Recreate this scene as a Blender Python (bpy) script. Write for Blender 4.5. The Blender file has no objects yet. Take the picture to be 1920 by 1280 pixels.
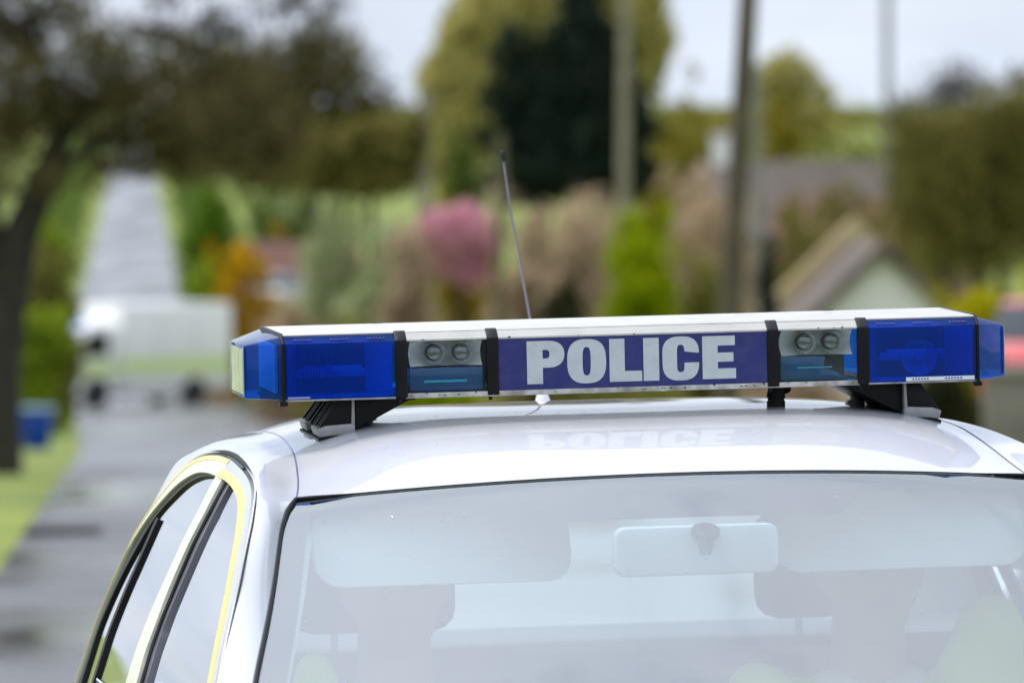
import bpy, bmesh, math, random
import numpy as np
from mathutils import Vector, Matrix
R = math.radians
scene = bpy.context.scene
col = scene.collection

# ------------------------------------------------------------------ camera
HC, PITCH = 1.885, 1.6
cam_d = bpy.data.cameras.new('camera')
cam = bpy.data.objects.new('camera', cam_d); col.objects.link(cam)
cam.location = (0, 0, HC); cam.rotation_euler = (R(90 - PITCH), 0, 0)
cam_d.lens = 250; cam_d.sensor_width = 36; cam_d.clip_end = 6000; cam_d.clip_start = 0.1
cam_d.dof.use_dof = True; cam_d.dof.focus_distance = 10.84; cam_d.dof.aperture_fstop = 6.9
scene.camera = cam
# ------------------------------------------------------------------ sky
SUN_EL, SUN_AZ = 60.0, 302.0          # azimuth clockwise from +Y
world = bpy.data.worlds.new('World'); scene.world = world; world.use_nodes = True
nt = world.node_tree; N = nt.nodes; L = nt.links
for n in list(N): N.remove(n)
out = N.new('ShaderNodeOutputWorld')
sky = N.new('ShaderNodeTexSky'); sky.sky_type = 'NISHITA'; sky.sun_disc = False
sky.sun_elevation = R(SUN_EL); sky.sun_rotation = R(SUN_AZ); sky.dust_density = 1.5
bg1 = N.new('ShaderNodeBackground'); bg1.inputs['Strength'].default_value = 0.13
L.new(sky.outputs[0], bg1.inputs['Color'])
tc = N.new('ShaderNodeTexCoord')
sep = N.new('ShaderNodeSeparateXYZ'); L.new(tc.outputs['Generated'], sep.inputs[0])
# cloud layer: direction projected on a flat cloud deck, so that clouds flatten towards the horizon
mx = N.new('ShaderNodeMath'); mx.operation = 'MAXIMUM'; L.new(sep.outputs['Z'], mx.inputs[0]); mx.inputs[1].default_value = 0.0
ad = N.new('ShaderNodeMath'); ad.operation = 'ADD'; L.new(mx.outputs[0], ad.inputs[0]); ad.inputs[1].default_value = 0.22
dv = N.new('ShaderNodeVectorMath'); dv.operation = 'DIVIDE'
cmb = N.new('ShaderNodeCombineXYZ')
for k in range(3): L.new(ad.outputs[0], cmb.inputs[k])
L.new(tc.outputs['Generated'], dv.inputs[0]); L.new(cmb.outputs[0], dv.inputs[1])
nz = N.new('ShaderNodeTexNoise'); nz.inputs['Scale'].default_value = 2.1; nz.inputs['Detail'].default_value = 7; nz.inputs['Roughness'].default_value = 0.56
L.new(dv.outputs[0], nz.inputs['Vector'])
rp = N.new('ShaderNodeValToRGB'); rp.color_ramp.elements[0].position = 0.26; rp.color_ramp.elements[1].position = 0.48
L.new(nz.outputs['Fac'], rp.inputs[0])
nz2 = N.new('ShaderNodeTexNoise'); nz2.inputs['Scale'].default_value = 3.2; nz2.inputs['Detail'].default_value = 5
L.new(dv.outputs[0], nz2.inputs['Vector'])
cr = N.new('ShaderNodeValToRGB')
cr.color_ramp.elements[0].position = 0.30; cr.color_ramp.elements[0].color = (0.60, 0.68, 0.83, 1)
cr.color_ramp.elements[1].position = 0.70; cr.color_ramp.elements[1].color = (0.78, 0.85, 0.96, 1)
L.new(nz2.outputs['Fac'], cr.inputs[0])
# overcast luminance rises from the horizon to the zenith
el = N.new('ShaderNodeMath'); el.operation = 'MULTIPLY_ADD'; L.new(mx.outputs[0], el.inputs[0]); el.inputs[1].default_value = 0.55; el.inputs[2].default_value = 0.93
# thin cloud glows around the sun it veils
sv = (math.sin(R(SUN_AZ)) * math.cos(R(SUN_EL)), math.cos(R(SUN_AZ)) * math.cos(R(SUN_EL)), math.sin(R(SUN_EL)))
dt = N.new('ShaderNodeVectorMath'); dt.operation = 'DOT_PRODUCT'; L.new(tc.outputs['Generated'], dt.inputs[0]); dt.inputs[1].default_value = sv
dm_ = N.new('ShaderNodeMath'); dm_.operation = 'MAXIMUM'; L.new(dt.outputs['Value'], dm_.inputs[0]); dm_.inputs[1].default_value = 0
dp = N.new('ShaderNodeMath'); dp.operation = 'POWER'; L.new(dm_.outputs[0], dp.inputs[0]); dp.inputs[1].default_value = 4
dg = N.new('ShaderNodeMath'); dg.operation = 'MULTIPLY_ADD'; L.new(dp.outputs[0], dg.inputs[0]); dg.inputs[1].default_value = 1.0; L.new(el.outputs[0], dg.inputs[2])
bg2 = N.new('ShaderNodeBackground'); L.new(cr.outputs[0], bg2.inputs['Color']); L.new(dg.outputs[0], bg2.inputs['Strength'])
hz = N.new('ShaderNodeMath'); hz.operation = 'SUBTRACT'; hz.inputs[0].default_value = 1.0
hz2 = N.new('ShaderNodeMath'); hz2.operation = 'MULTIPLY'; hz2.use_clamp = True; L.new(mx.outputs[0], hz2.inputs[0]); hz2.inputs[1].default_value = 4.0
L.new(hz2.outputs[0], hz.inputs[1])
mm = N.new('ShaderNodeMath'); mm.operation = 'MAXIMUM'; L.new(rp.outputs[0], mm.inputs[0]); L.new(hz.outputs[0], mm.inputs[1])
mix = N.new('ShaderNodeMixShader'); L.new(mm.outputs[0], mix.inputs[0]); L.new(bg1.outputs[0], mix.inputs[1]); L.new(bg2.outputs[0], mix.inputs[2])
L.new(mix.outputs[0], out.inputs['Surface'])
# ------------------------------------------------------------------ sun through thin cloud
sd = bpy.data.lights.new('sun', 'SUN'); sd.energy = 2.1; sd.angle = R(10); sd.color = (1.0, 0.95, 0.88)
sun = bpy.data.objects.new('sun', sd); col.objects.link(sun)
sdir = Vector((math.sin(R(SUN_AZ)) * math.cos(R(SUN_EL)), math.cos(R(SUN_AZ)) * math.cos(R(SUN_EL)), math.sin(R(SUN_EL))))
sun.rotation_euler = (-sdir).to_track_quat('-Z', 'Y').to_euler(); sun.location = sdir * 60
scene.view_settings.view_transform = 'Standard'; scene.view_settings.look = 'None'
scene.view_settings.exposure = 0.2; scene.view_settings.gamma = 1
scene.cycles.max_bounces = 10; scene.cycles.transparent_max_bounces = 16; scene.cycles.use_denoising = True
scene.cycles.caustics_reflective = False; scene.cycles.caustics_refractive = False

# ================================================================== materials
def nodes(name):
    m = bpy.data.materials.new(name); m.use_nodes = True
    t = m.node_tree; return m, t, t.nodes['Principled BSDF'], t.nodes['Material Output']
def mat(name, c, rough=0.5, metal=0.0, coat=0.0, coat_rough=0.03, var=0.0, vscale=8.0, bump=0.0, bscale=60.0, c2=None, spec=0.5):
    m, t, b, o = nodes(name)
    b.inputs['Base Color'].default_value = (*c, 1); b.inputs['Roughness'].default_value = rough
    b.inputs['Metallic'].default_value = metal; b.inputs['Coat Weight'].default_value = coat
    b.inputs['Coat Roughness'].default_value = coat_rough; b.inputs['Specular IOR Level'].default_value = spec
    if var > 0 or c2:
        tx = t.nodes.new('ShaderNodeTexCoord')
        n = t.nodes.new('ShaderNodeTexNoise'); n.inputs['Scale'].default_value = vscale; n.inputs['Detail'].default_value = 6
        t.links.new(tx.outputs['Object'], n.inputs['Vector'])
        r = t.nodes.new('ShaderNodeValToRGB'); r.color_ramp.elements[0].position = 0.32; r.color_ramp.elements[1].position = 0.68
        a = c2 if c2 else tuple(v * (1 - var) for v in c)
        r.color_ramp.elements[0].color = (*a, 1); r.color_ramp.elements[1].color = (*(c if c2 else tuple(min(1, v * (1 + var * .5)) for v in c)), 1)
        t.links.new(n.outputs['Fac'], r.inputs[0]); t.links.new(r.outputs[0], b.inputs['Base Color'])
    if bump > 0:
        tx = t.nodes.new('ShaderNodeTexCoord')
        n = t.nodes.new('ShaderNodeTexNoise'); n.inputs['Scale'].default_value = bscale; n.inputs['Detail'].default_value = 4
        t.links.new(tx.outputs['Object'], n.inputs['Vector'])
        bp = t.nodes.new('ShaderNodeBump'); bp.inputs['Strength'].default_value = bump; bp.inputs['Distance'].default_value = 0.01
        t.links.new(n.outputs['Fac'], bp.inputs['Height']); t.links.new(bp.outputs[0], b.inputs['Normal'])
    return m
def leaf_mat(name, a, b_, trans=0.3):
    m, t, b, o = nodes(name)
    g = t.nodes.new('ShaderNodeNewGeometry')
    r = t.nodes.new('ShaderNodeValToRGB'); r.color_ramp.elements[0].color = (*a, 1); r.color_ramp.elements[1].color = (*b_, 1)
    tx = t.nodes.new('ShaderNodeTexCoord'); nz_ = t.nodes.new('ShaderNodeTexNoise'); nz_.inputs['Scale'].default_value = 1.1; nz_.inputs['Detail'].default_value = 3
    t.links.new(tx.outputs['Object'], nz_.inputs['Vector'])
    q1 = t.nodes.new('ShaderNodeMath'); q1.operation = 'MULTIPLY_ADD'; t.links.new(nz_.outputs['Fac'], q1.inputs[0]); q1.inputs[1].default_value = 2.1; q1.inputs[2].default_value = -.8
    q2 = t.nodes.new('ShaderNodeMath'); q2.operation = 'MULTIPLY_ADD'; q2.use_clamp = True; t.links.new(g.outputs['Random Per Island'], q2.inputs[0]); q2.inputs[1].default_value = .5; t.links.new(q1.outputs[0], q2.inputs[2])
    t.links.new(q2.outputs[0], r.inputs[0])
    d = t.nodes.new('ShaderNodeBsdfDiffuse'); tr = t.nodes.new('ShaderNodeBsdfTranslucent')
    t.links.new(r.outputs[0], d.inputs['Color']); t.links.new(r.outputs[0], tr.inputs['Color'])
    mx = t.nodes.new('ShaderNodeMixShader'); mx.inputs[0].default_value = trans
    t.links.new(d.outputs[0], mx.inputs[1]); t.links.new(tr.outputs[0], mx.inputs[2]); t.links.new(mx.outputs[0], o.inputs['Surface'])
    t.nodes.remove(b)
    return m
def schlick(t, ior):
    """Fresnel factor that is the same from both sides of a thin pane"""
    g = t.nodes.new('ShaderNodeNewGeometry'); d = t.nodes.new('ShaderNodeVectorMath'); d.operation = 'DOT_PRODUCT'
    t.links.new(g.outputs['Normal'], d.inputs[0]); t.links.new(g.outputs['Incoming'], d.inputs[1])
    a = t.nodes.new('ShaderNodeMath'); a.operation = 'ABSOLUTE'; t.links.new(d.outputs['Value'], a.inputs[0])
    o = t.nodes.new('ShaderNodeMath'); o.operation = 'SUBTRACT'; o.use_clamp = True; o.inputs[0].default_value = 1; t.links.new(a.outputs[0], o.inputs[1])
    p = t.nodes.new('ShaderNodeMath'); p.operation = 'POWER'; t.links.new(o.outputs[0], p.inputs[0]); p.inputs[1].default_value = 5
    f0 = ((ior - 1) / (ior + 1)) ** 2
    r = t.nodes.new('ShaderNodeMath'); r.operation = 'MULTIPLY_ADD'; t.links.new(p.outputs[0], r.inputs[0]); r.inputs[1].default_value = 1 - f0; r.inputs[2].default_value = f0
    return r
def glass_mat(name, tint, base_r, ior=1.5, rough=0.0, refl=(1, 1, 1)):
    """thin pane: tinted see-through plus a mirror reflection (coated glass reflects base_r head-on, more at a slant)"""
    m, t, b, o = nodes(name); t.nodes.remove(b)
    tr = t.nodes.new('ShaderNodeBsdfTransparent'); tr.inputs[0].default_value = (*tint, 1)
    gl = t.nodes.new('ShaderNodeBsdfGlossy'); gl.inputs['Roughness'].default_value = rough; gl.inputs[0].default_value = (*refl, 1)
    fr = schlick(t, ior)
    ma = t.nodes.new('ShaderNodeMath'); ma.operation = 'MULTIPLY_ADD'; ma.use_clamp = True
    t.links.new(fr.outputs[0], ma.inputs[0]); ma.inputs[1].default_value = 1 - base_r; ma.inputs[2].default_value = base_r
    mx = t.nodes.new('ShaderNodeMixShader'); t.links.new(ma.outputs[0], mx.inputs[0])
    t.links.new(tr.outputs[0], mx.inputs[1]); t.links.new(gl.outputs[0], mx.inputs[2]); t.links.new(mx.outputs[0], o.inputs['Surface'])
    return m
def lens_mat(name, body, tint, scatter, rough=0.03):
    """coloured plastic lens: part see-through, part cloudy, glossy outside"""
    m, t, b, o = nodes(name); t.nodes.remove(b)
    tr = t.nodes.new('ShaderNodeBsdfTransparent'); tr.inputs[0].default_value = (*tint, 1)
    df = t.nodes.new('ShaderNodeBsdfDiffuse'); df.inputs[0].default_value = (*body, 1)
    tl = t.nodes.new('ShaderNodeBsdfTranslucent'); tl.inputs[0].default_value = (*body, 1)
    m0 = t.nodes.new('ShaderNodeMixShader'); m0.inputs[0].default_value = .5
    t.links.new(df.outputs[0], m0.inputs[1]); t.links.new(tl.outputs[0], m0.inputs[2])
    m1 = t.nodes.new('ShaderNodeMixShader'); m1.inputs[0].default_value = scatter
    t.links.new(tr.outputs[0], m1.inputs[1]); t.links.new(m0.outputs[0], m1.inputs[2])
    gl = t.nodes.new('ShaderNodeBsdfGlossy'); gl.inputs['Roughness'].default_value = rough
    fr = schlick(t, 1.36)
    m2 = t.nodes.new('ShaderNodeMixShader'); t.links.new(fr.outputs[0], m2.inputs[0])
    t.links.new(m1.outputs[0], m2.inputs[1]); t.links.new(gl.outputs[0], m2.inputs[2]); t.links.new(m2.outputs[0], o.inputs['Surface'])
    return m
M = {}
M['white'] = mat('white car paint', (0.615, 0.615, 0.63), .4, coat=1, coat_rough=.035, var=.04, vscale=5)
M['white'].node_tree.nodes['Principled BSDF'].inputs['Coat IOR'].default_value = 1.5
M['yellow'] = mat('yellow reflective tape', (0.86, 0.70, 0.19), .5, coat=.35, coat_rough=.2, var=.05, vscale=20)
M['cream'] = mat('cream paint', (0.82, 0.78, 0.60), .4, coat=.5)
M['black'] = mat('black rubber', (0.006, 0.006, 0.007), .5, var=.3, vscale=40, spec=.25)
M['blackp'] = mat('black plastic', (0.004, 0.004, 0.005), .4, bump=.15, bscale=300, spec=.25)
M['greytrim'] = mat('grey trim', (0.16, 0.15, 0.18), .3, coat=.6)
M['frit'] = mat('black ceramic border', (0.010, 0.006, 0.012), .6, spec=.1)
M['windscreen'] = glass_mat('windscreen glass', (.74, .87, .88), .27, 1.5, refl=(.99, .985, .97))
M['sideglass'] = glass_mat('side glass', (.40, .46, .45), .62, 1.5)
M['rearglass'] = glass_mat('rear glass', (.7, .8, .78), .05, 1.5)
M['lid'] = mat('off white lid', (0.54, 0.52, 0.475), .45, coat=.1, var=.08, vscale=14)
M['base'] = mat('dirty white extrusion', (0.62, 0.61, 0.58), .4, c2=(0.25, 0.23, 0.2), vscale=45)
M['blue'] = lens_mat('blue lens', (0.0, 0.115, 0.60), (0.0, 0.50, 1.0), .24)
M['bluecap'] = lens_mat('blue end lens', (0.0, 0.11, 0.62), (0.0, 0.42, 1.0), .28)
M['clear'] = glass_mat('clear lens', (.88, .91, .91), .0, 1.28, .02)
M['chrome'] = mat('bright reflector', (0.90, 0.91, 0.92), .25, .15, bump=.25, bscale=90)
M['bulb'] = glass_mat('bulb glass', (.9, .93, .95), .12, 1.6)
M['bluefilter'] = mat('teal blue filter', (0.012, 0.085, 0.24), .25, coat=.5)
M['tube'] = mat('pale cyan bulb and glint', (0.05, 0.42, 0.62), .15, coat=1)
M['lampgrey'] = mat('grey lamp wall', (0.13, 0.14, 0.17), .5)
M['interior_w'] = mat('white lamp tray', (0.75, 0.78, 0.82), .4)
M['sign'] = mat('violet blue sign', (0.022, 0.026, 0.165), .35, coat=.25, coat_rough=.08, var=.12, vscale=60)
M['foot'] = mat('cast aluminium foot', (0.36, 0.36, 0.37), .42, .3, bump=.1, bscale=200, var=.15, vscale=60)
def letter_mat():
    m = mat('silver letter film', (0.53, 0.57, 0.60), .4, coat=.15, var=.06, vscale=50)
    t = m.node_tree; b = t.nodes['Principled BSDF']
    tx = t.nodes.new('ShaderNodeTexCoord'); v = t.nodes.new('ShaderNodeTexVoronoi'); v.inputs['Scale'].default_value = 55
    t.links.new(tx.outputs['Object'], v.inputs['Vector'])
    r = t.nodes.new('ShaderNodeValToRGB'); r.color_ramp.elements[0].position = .035; r.color_ramp.elements[0].color = (.08, .06, .05, 1)
    r.color_ramp.elements[1].position = .07; r.color_ramp.elements[1].color = (1, 1, 1, 1)
    t.links.new(v.outputs['Distance'], r.inputs[0])
    mu = t.nodes.new('ShaderNodeMixRGB'); mu.blend_type = 'MULTIPLY'; mu.inputs[0].default_value = 1
    src = b.inputs['Base Color'].links[0].from_socket
    t.links.new(src, mu.inputs[1]); t.links.new(r.outputs[0], mu.inputs[2]); t.links.new(mu.outputs[0], b.inputs['Base Color'])
    return m
M['letter'] = letter_mat()
def grime(m, scale=(9, 1, 60), amt=.35, colr=(.30, .27, .22)):
    """streaky road film over a paint: stains of their own shape, mixed into the colour"""
    t = m.node_tree; b = t.nodes['Principled BSDF']; inp = b.inputs['Base Color']
    tx = t.nodes.new('ShaderNodeTexCoord'); mp = t.nodes.new('ShaderNodeMapping'); mp.inputs['Scale'].default_value = scale
    n = t.nodes.new('ShaderNodeTexNoise'); n.inputs['Scale'].default_value = 1; n.inputs['Detail'].default_value = 7; n.inputs['Roughness'].default_value = .65
    t.links.new(tx.outputs['Object'], mp.inputs[0]); t.links.new(mp.outputs[0], n.inputs['Vector'])
    r = t.nodes.new('ShaderNodeMapRange'); r.inputs[1].default_value = .48; r.inputs[2].default_value = .75; r.inputs[4].default_value = amt
    t.links.new(n.outputs['Fac'], r.inputs[0])
    mx = t.nodes.new('ShaderNodeMixRGB'); t.links.new(r.outputs[0], mx.inputs[0]); mx.inputs[2].default_value = (*colr, 1)
    if inp.links: t.links.new(inp.links[0].from_socket, mx.inputs[1])
    else: mx.inputs[1].default_value = inp.default_value
    t.links.new(mx.outputs[0], inp)
grime(M['sign'], (30, 1, 40), .16, (.16, .16, .20)); grime(M['lid'], (14, 40, 40), .35); grime(M['white'], (14, 9, 12), .13, (.36, .35, .33)); grime(M['letter'], (40, 1, 60), .25)
M['headliner'] = mat('pale headliner', (0.55, 0.56, 0.54), .9)
M['visor'] = mat('pale visor', (0.66, 0.68, 0.66), .8)
M['mirrorback'] = mat('pale grey mirror shell', (0.62, 0.66, 0.66), .45)
M['trimdark'] = mat('dark trim', (0.03, 0.032, 0.036), .7)
M['seat'] = mat('dark seat cloth', (0.05, 0.052, 0.056), .9)
M['pillartrim'] = mat('pale pillar trim', (0.50, 0.55, 0.56), .7)
M['hivis'] = mat('hi vis yellow', (0.72, 0.98, 0.08), .6)
M['skin'] = mat('skin', (0.50, 0.30, 0.23), .5)
M['hair'] = mat('dark hair', (0.03, 0.02, 0.015), .6)
M['navy'] = mat('navy cloth', (0.02, 0.022, 0.035), .8)
M['shirt'] = mat('white shirt', (0.75, 0.76, 0.78), .7)
M['drop'] = glass_mat('water', (.97, .98, 1), .03, 1.33)
M['tyre'] = mat('tyre', (0.02, 0.02, 0.02), .8)
M['steel'] = mat('wheel steel', (0.4, 0.4, 0.42), .35, .8)
M['carglass'] = mat('dark vehicle glass', (0.02, 0.025, 0.03), .05)

# ================================================================== mesh helpers
def link(name, me, m=None, parent=None, smooth=True):
    o = bpy.data.objects.new(name, me); col.objects.link(o)
    if m is not None:
        for mm_ in (m if isinstance(m, (list, tuple)) else [m]): me.materials.append(mm_)
    if parent: o.parent = parent
    if smooth and len(me.polygons): me.polygons.foreach_set('use_smooth', [True] * len(me.polygons))
    return o
def pyd(name, v, f, m=None, parent=None, smooth=False):
    me = bpy.data.meshes.new(name); me.from_pydata([tuple(map(float, p)) for p in v], [], f); me.update()
    return link(name, me, m, parent, smooth)
def tag(o, label, cat, group=None):
    o['label'] = label; o['category'] = cat
    if group: o['group'] = group
    return o
def empty(name, loc=(0, 0, 0), rz=0):
    o = bpy.data.objects.new(name, None); col.objects.link(o); o.location = loc; o.rotation_euler = (0, 0, rz); return o
class MB:
    """collects boxes, prisms, tubes; build() links one mesh"""
    def __init__(s): s.v = []; s.f = []
    def add(s, v, f):
        k = len(s.v); s.v += [tuple(p) for p in v]; s.f += [tuple(i + k for i in q) for q in f]; return s
    def box(s, x0, x1, y0, y1, z0, z1, tf=None):
        v = [(x, y, z) for z in (z0, z1) for y in (y0, y1) for x in (x0, x1)]
        if tf: v = [tf(p) for p in v]
        return s.add(v, [(0, 2, 3, 1), (4, 5, 7, 6), (0, 1, 5, 4), (2, 6, 7, 3), (0, 4, 6, 2), (1, 3, 7, 5)])
    def prism(s, poly, axis, a, b, tf=None):
        """poly: 2D outline (ccw or cw) extruded from a to b along axis"""
        n = len(poly); v = []
        for w in (a, b):
            for (p, q) in poly:
                v.append({'x': (w, p, q), 'y': (p, w, q), 'z': (p, q, w)}[axis])
        if tf: v = [tf(p) for p in v]
        return s.add(v, [tuple(range(n))[::-1], tuple(range(n, 2 * n))] + [(i, (i + 1) % n, n + (i + 1) % n, n + i) for i in range(n)])
    def tube(s, pts, rad, seg=8, cap=True):
        pts = [Vector(p) for p in pts]; n = len(pts)
        rads = rad if isinstance(rad, (list, tuple)) else [rad] * n
        v = []; f = []; pa = None
        for i, p in enumerate(pts):
            d = (pts[min(i + 1, n - 1)] - pts[max(i - 1, 0)])
            if d.length < 1e-9: d = Vector((0, 0, 1))
            d.normalize()
            if pa is None:
                r_ = Vector((0, 0, 1)) if abs(d.z) < .9 else Vector((1, 0, 0)); a = d.cross(r_).normalized()
            else:
                a = (pa - d * pa.dot(d))
                a = a.normalized() if a.length > 1e-6 else d.orthogonal().normalized()
            pa = a; b = d.cross(a).normalized()
            for k in range(seg):
                t = 2 * math.pi * k / seg
                v.append(p + (a * math.cos(t) + b * math.sin(t)) * rads[i])
        for i in range(n - 1):
            for k in range(seg):
                f.append((i * seg + k, i * seg + (k + 1) % seg, (i + 1) * seg + (k + 1) % seg, (i + 1) * seg + k))
        if cap:
            f.append(tuple(range(seg))); f.append(tuple(range((n - 1) * seg, n * seg))[::-1])
        return s.add(v, f)
    def build(s, name, m=None, parent=None, smooth=False, bevel=0.0, tf=None, seg=2):
        v = [tf(p) for p in s.v] if tf else s.v
        o = pyd(name, v, s.f, m, parent, smooth)
        bm = bmesh.new(); bm.from_mesh(o.data); bmesh.ops.recalc_face_normals(bm, faces=bm.faces)
        if bevel > 0:
            bmesh.ops.bevel(bm, geom=[e for e in bm.edges if len(e.link_faces) == 2 and e.calc_face_angle(0) > .5], offset=bevel, segments=seg, affect='EDGES', profile=.5)
        bm.to_mesh(o.data); bm.free()
        if smooth or bevel > 0:
            o.data.polygons.foreach_set('use_smooth', [True] * len(o.data.polygons))
            if hasattr(o.data, 'set_sharp_from_angle'): o.data.set_sharp_from_angle(angle=R(40))
        return o
def grid_faces(n, m):
    return [(i * m + j, i * m + j + 1, (i + 1) * m + j + 1, (i + 1) * m + j) for i in range(n - 1) for j in range(m - 1)]
def sheet(name, G, m, parent=None, flip=False):
    """G: n x m grid of points -> one smooth sheet"""
    n, k = len(G), len(G[0])
    f = grid_faces(n, k)
    if flip: f = [q[::-1] for q in f]
    return pyd(name, [p for r in G for p in r], f, m, parent, True)
def slab(name, G, thick, m, parent=None, inward=None):
    """G: grid of outer-surface points; given thickness along the inward normal, closed"""
    n, k = len(G), len(G[0]); P = np.array(G, float)
    du = np.gradient(P, axis=0); dvv = np.gradient(P, axis=1)
    nn = np.cross(du, dvv); ln = np.linalg.norm(nn, axis=2, keepdims=True); ln[ln < 1e-12] = 1; nn /= ln
    ref = np.array(inward if inward is not None else (0, 0.2, 0.9)) - P
    sg = np.sign(np.sum(nn * ref)); sg = 1 if sg == 0 else sg
    Q = P + nn * sg * thick
    v = list(P.reshape(-1, 3)) + list(Q.reshape(-1, 3)); f = grid_faces(n, k); o = n * k
    f2 = [tuple(i + o for i in q[::-1]) for q in f]
    rim = [i * k for i in range(n)] + [(n - 1) * k + j for j in range(1, k)] + [i * k + k - 1 for i in range(n - 2, -1, -1)] + [j for j in range(k - 2, 0, -1)]
    f3 = [(rim[i], rim[(i + 1) % len(rim)], rim[(i + 1) % len(rim)] + o, rim[i] + o) for i in range(len(rim))]
    ob = pyd(name, v, f + f2 + f3, m, parent, True)
    bm = bmesh.new(); bm.from_mesh(ob.data); bmesh.ops.recalc_face_normals(bm, faces=bm.faces); bm.to_mesh(ob.data); bm.free()
    ob.data.polygons.foreach_set('use_smooth', [True] * len(ob.data.polygons))
    if hasattr(ob.data, 'set_sharp_from_angle'): ob.data.set_sharp_from_angle(angle=R(50))
    return ob
def catmull(pts, n):
    """n points evenly in parameter through control points (centripetal-free Catmull-Rom)"""
    P = np.array(pts, float); k = len(P); res = []
    for u in np.linspace(0, k - 1, n):
        i = min(int(u), k - 2); t = u - i
        p0 = P[max(i - 1, 0)]; p1 = P[i]; p2 = P[i + 1]; p3 = P[min(i + 2, k - 1)]
        res.append(.5 * ((2 * p1) + (p2 - p0) * t + (2 * p0 - 5 * p1 + 4 * p2 - p3) * t * t + (3 * p1 - p0 - 3 * p2 + p3) * t ** 3))
    return np.array(res)

# ================================================================== the setting
PY = np.array([-60, 0, 20, 40, 120, 222, 300, 404, 560, 800, 1000, 1300, 1700])
PZ = np.array([0.0, 0.0, 0.0, -.55, -3.05, -6.35, -7.55, -7.25, -5.2, -.65, 2.6, 5.5, 10.])
def smooth_interp(x, X, Y):
    d = np.diff(Y) / np.diff(X); mt = np.zeros(len(X)); mt[1:-1] = np.where(d[:-1] * d[1:] > 0, 2 * d[:-1] * d[1:] / (d[:-1] + d[1:] + 1e-12), 0); mt[0] = d[0]; mt[-1] = d[-1]
    x = np.clip(x, X[0], X[-1]); i = np.clip(np.searchsorted(X, x) - 1, 0, len(X) - 2); h = X[i + 1] - X[i]; t = (x - X[i]) / h
    return (2 * t**3 - 3 * t**2 + 1) * Y[i] + (t**3 - 2 * t**2 + t) * h * mt[i] + (-2 * t**3 + 3 * t**2) * Y[i + 1] + (t**3 - t**2) * h * mt[i + 1]
def xl(y): return np.interp(y, [-60, 42, 53, 94, 222, 404, 800, 1700], [2.2, -3.0, -3.57, -5.7, -13.7, -24.7, -45.6, -95.])
ROADW = 6.2
def gz(x, y):
    p = smooth_interp(np.asarray(y, float), PY, PZ)
    l = np.clip(xl(y) - 2.2 - x, 0, 25); r = np.clip(x - (xl(y) + ROADW + 2.0), 0, 40)
    far = np.clip((np.asarray(y, float) - 20) / 60, 0, 1)
    return p + (.07 * l + .02 * r) * far
ys = np.concatenate([np.arange(-40, 60, 5), np.arange(60, 460, 10), np.arange(460, 1701, 40)])
def terrain():
    G = []
    for y in ys:
        wd = 60 + .35 * max(y, 0); c0 = xl(y)
        xs = sorted(set(np.concatenate([np.linspace(-wd, wd, 60), [c0 - 2.2, c0 - .1, c0 + ROADW + .1, c0 + ROADW + 2]]).round(3)))
        while len(xs) < 64: xs.append(xs[-1] + 1)
        G.append([(x, y, float(gz(x, y)) - (0.10 if c0 - .05 < x < c0 + ROADW + .05 else 0)) for x in xs[:64]])
    return G
mg = mat('rough grass', (0.23, 0.27, 0.02), .9, c2=(0.09, 0.13, 0.014), vscale=.35, bump=.6, bscale=6)
g = sheet('ground', terrain(), mg); g['kind'] = 'structure'
# road: wet asphalt
def road_mat():
    m, t, b, o = nodes('wet asphalt')
    tx = t.nodes.new('ShaderNodeTexCoord')
    n = t.nodes.new('ShaderNodeTexNoise'); n.inputs['Scale'].default_value = .22; n.inputs['Detail'].default_value = 5
    mp = t.nodes.new('ShaderNodeMapping'); mp.inputs['Scale'].default_value = (1.6, .5, 1)
    t.links.new(tx.outputs['Object'], mp.inputs[0]); t.links.new(mp.outputs[0], n.inputs['Vector'])
    r = t.nodes.new('ShaderNodeValToRGB'); r.color_ramp.elements[0].position = .35; r.color_ramp.elements[1].position = .65
    r.color_ramp.elements[0].color = (.06, .06, .06, 1); r.color_ramp.elements[1].color = (.46, .46, .46, 1)
    t.links.new(n.outputs['Fac'], r.inputs[0]); t.links.new(r.outputs[0], b.inputs['Roughness'])
    n2 = t.nodes.new('ShaderNodeTexNoise'); n2.inputs['Scale'].default_value = .6; n2.inputs['Detail'].default_value = 8
    t.links.new(tx.outputs['Object'], n2.inputs['Vector'])
    r2 = t.nodes.new('ShaderNodeValToRGB'); r2.color_ramp.elements[0].color = (.030, .027, .026, 1); r2.color_ramp.elements[1].color = (.12, .11, .10, 1)
    t.links.new(n2.outputs['Fac'], r2.inputs[0]); t.links.new(r2.outputs[0], b.inputs['Base Color'])
    n3 = t.nodes.new('ShaderNodeTexNoise'); n3.inputs['Scale'].default_value = .9; n3.inputs['Detail'].default_value = 4
    t.links.new(tx.outputs['Object'], n3.inputs['Vector'])
    bp = t.nodes.new('ShaderNodeBump'); bp.inputs['Strength'].default_value = .2; bp.inputs['Distance'].default_value = .05
    t.links.new(n3.outputs['Fac'], bp.inputs['Height']); t.links.new(bp.outputs[0], b.inputs['Normal'])
    return m
rg = []
for y in ys:
    c0 = float(xl(y)); p = float(smooth_interp(np.array([float(y)]), PY, PZ)[0])
    rwd = float(np.interp(y, [404, 800, 1000], [ROADW, 4.6, 3.4])); c0 += (ROADW - rwd) * .35
    rg.append([(c0 + rwd * k / 6, y, p + .02 + .05 * (1 - ((k - 3) / 3) ** 2)) for k in range(7)])
rd = sheet('road', rg, road_mat(), flip=False); rd['kind'] = 'structure'
mk = mat('kerb stone', (0.30, 0.29, 0.27), .7, var=.2, vscale=3)
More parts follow.
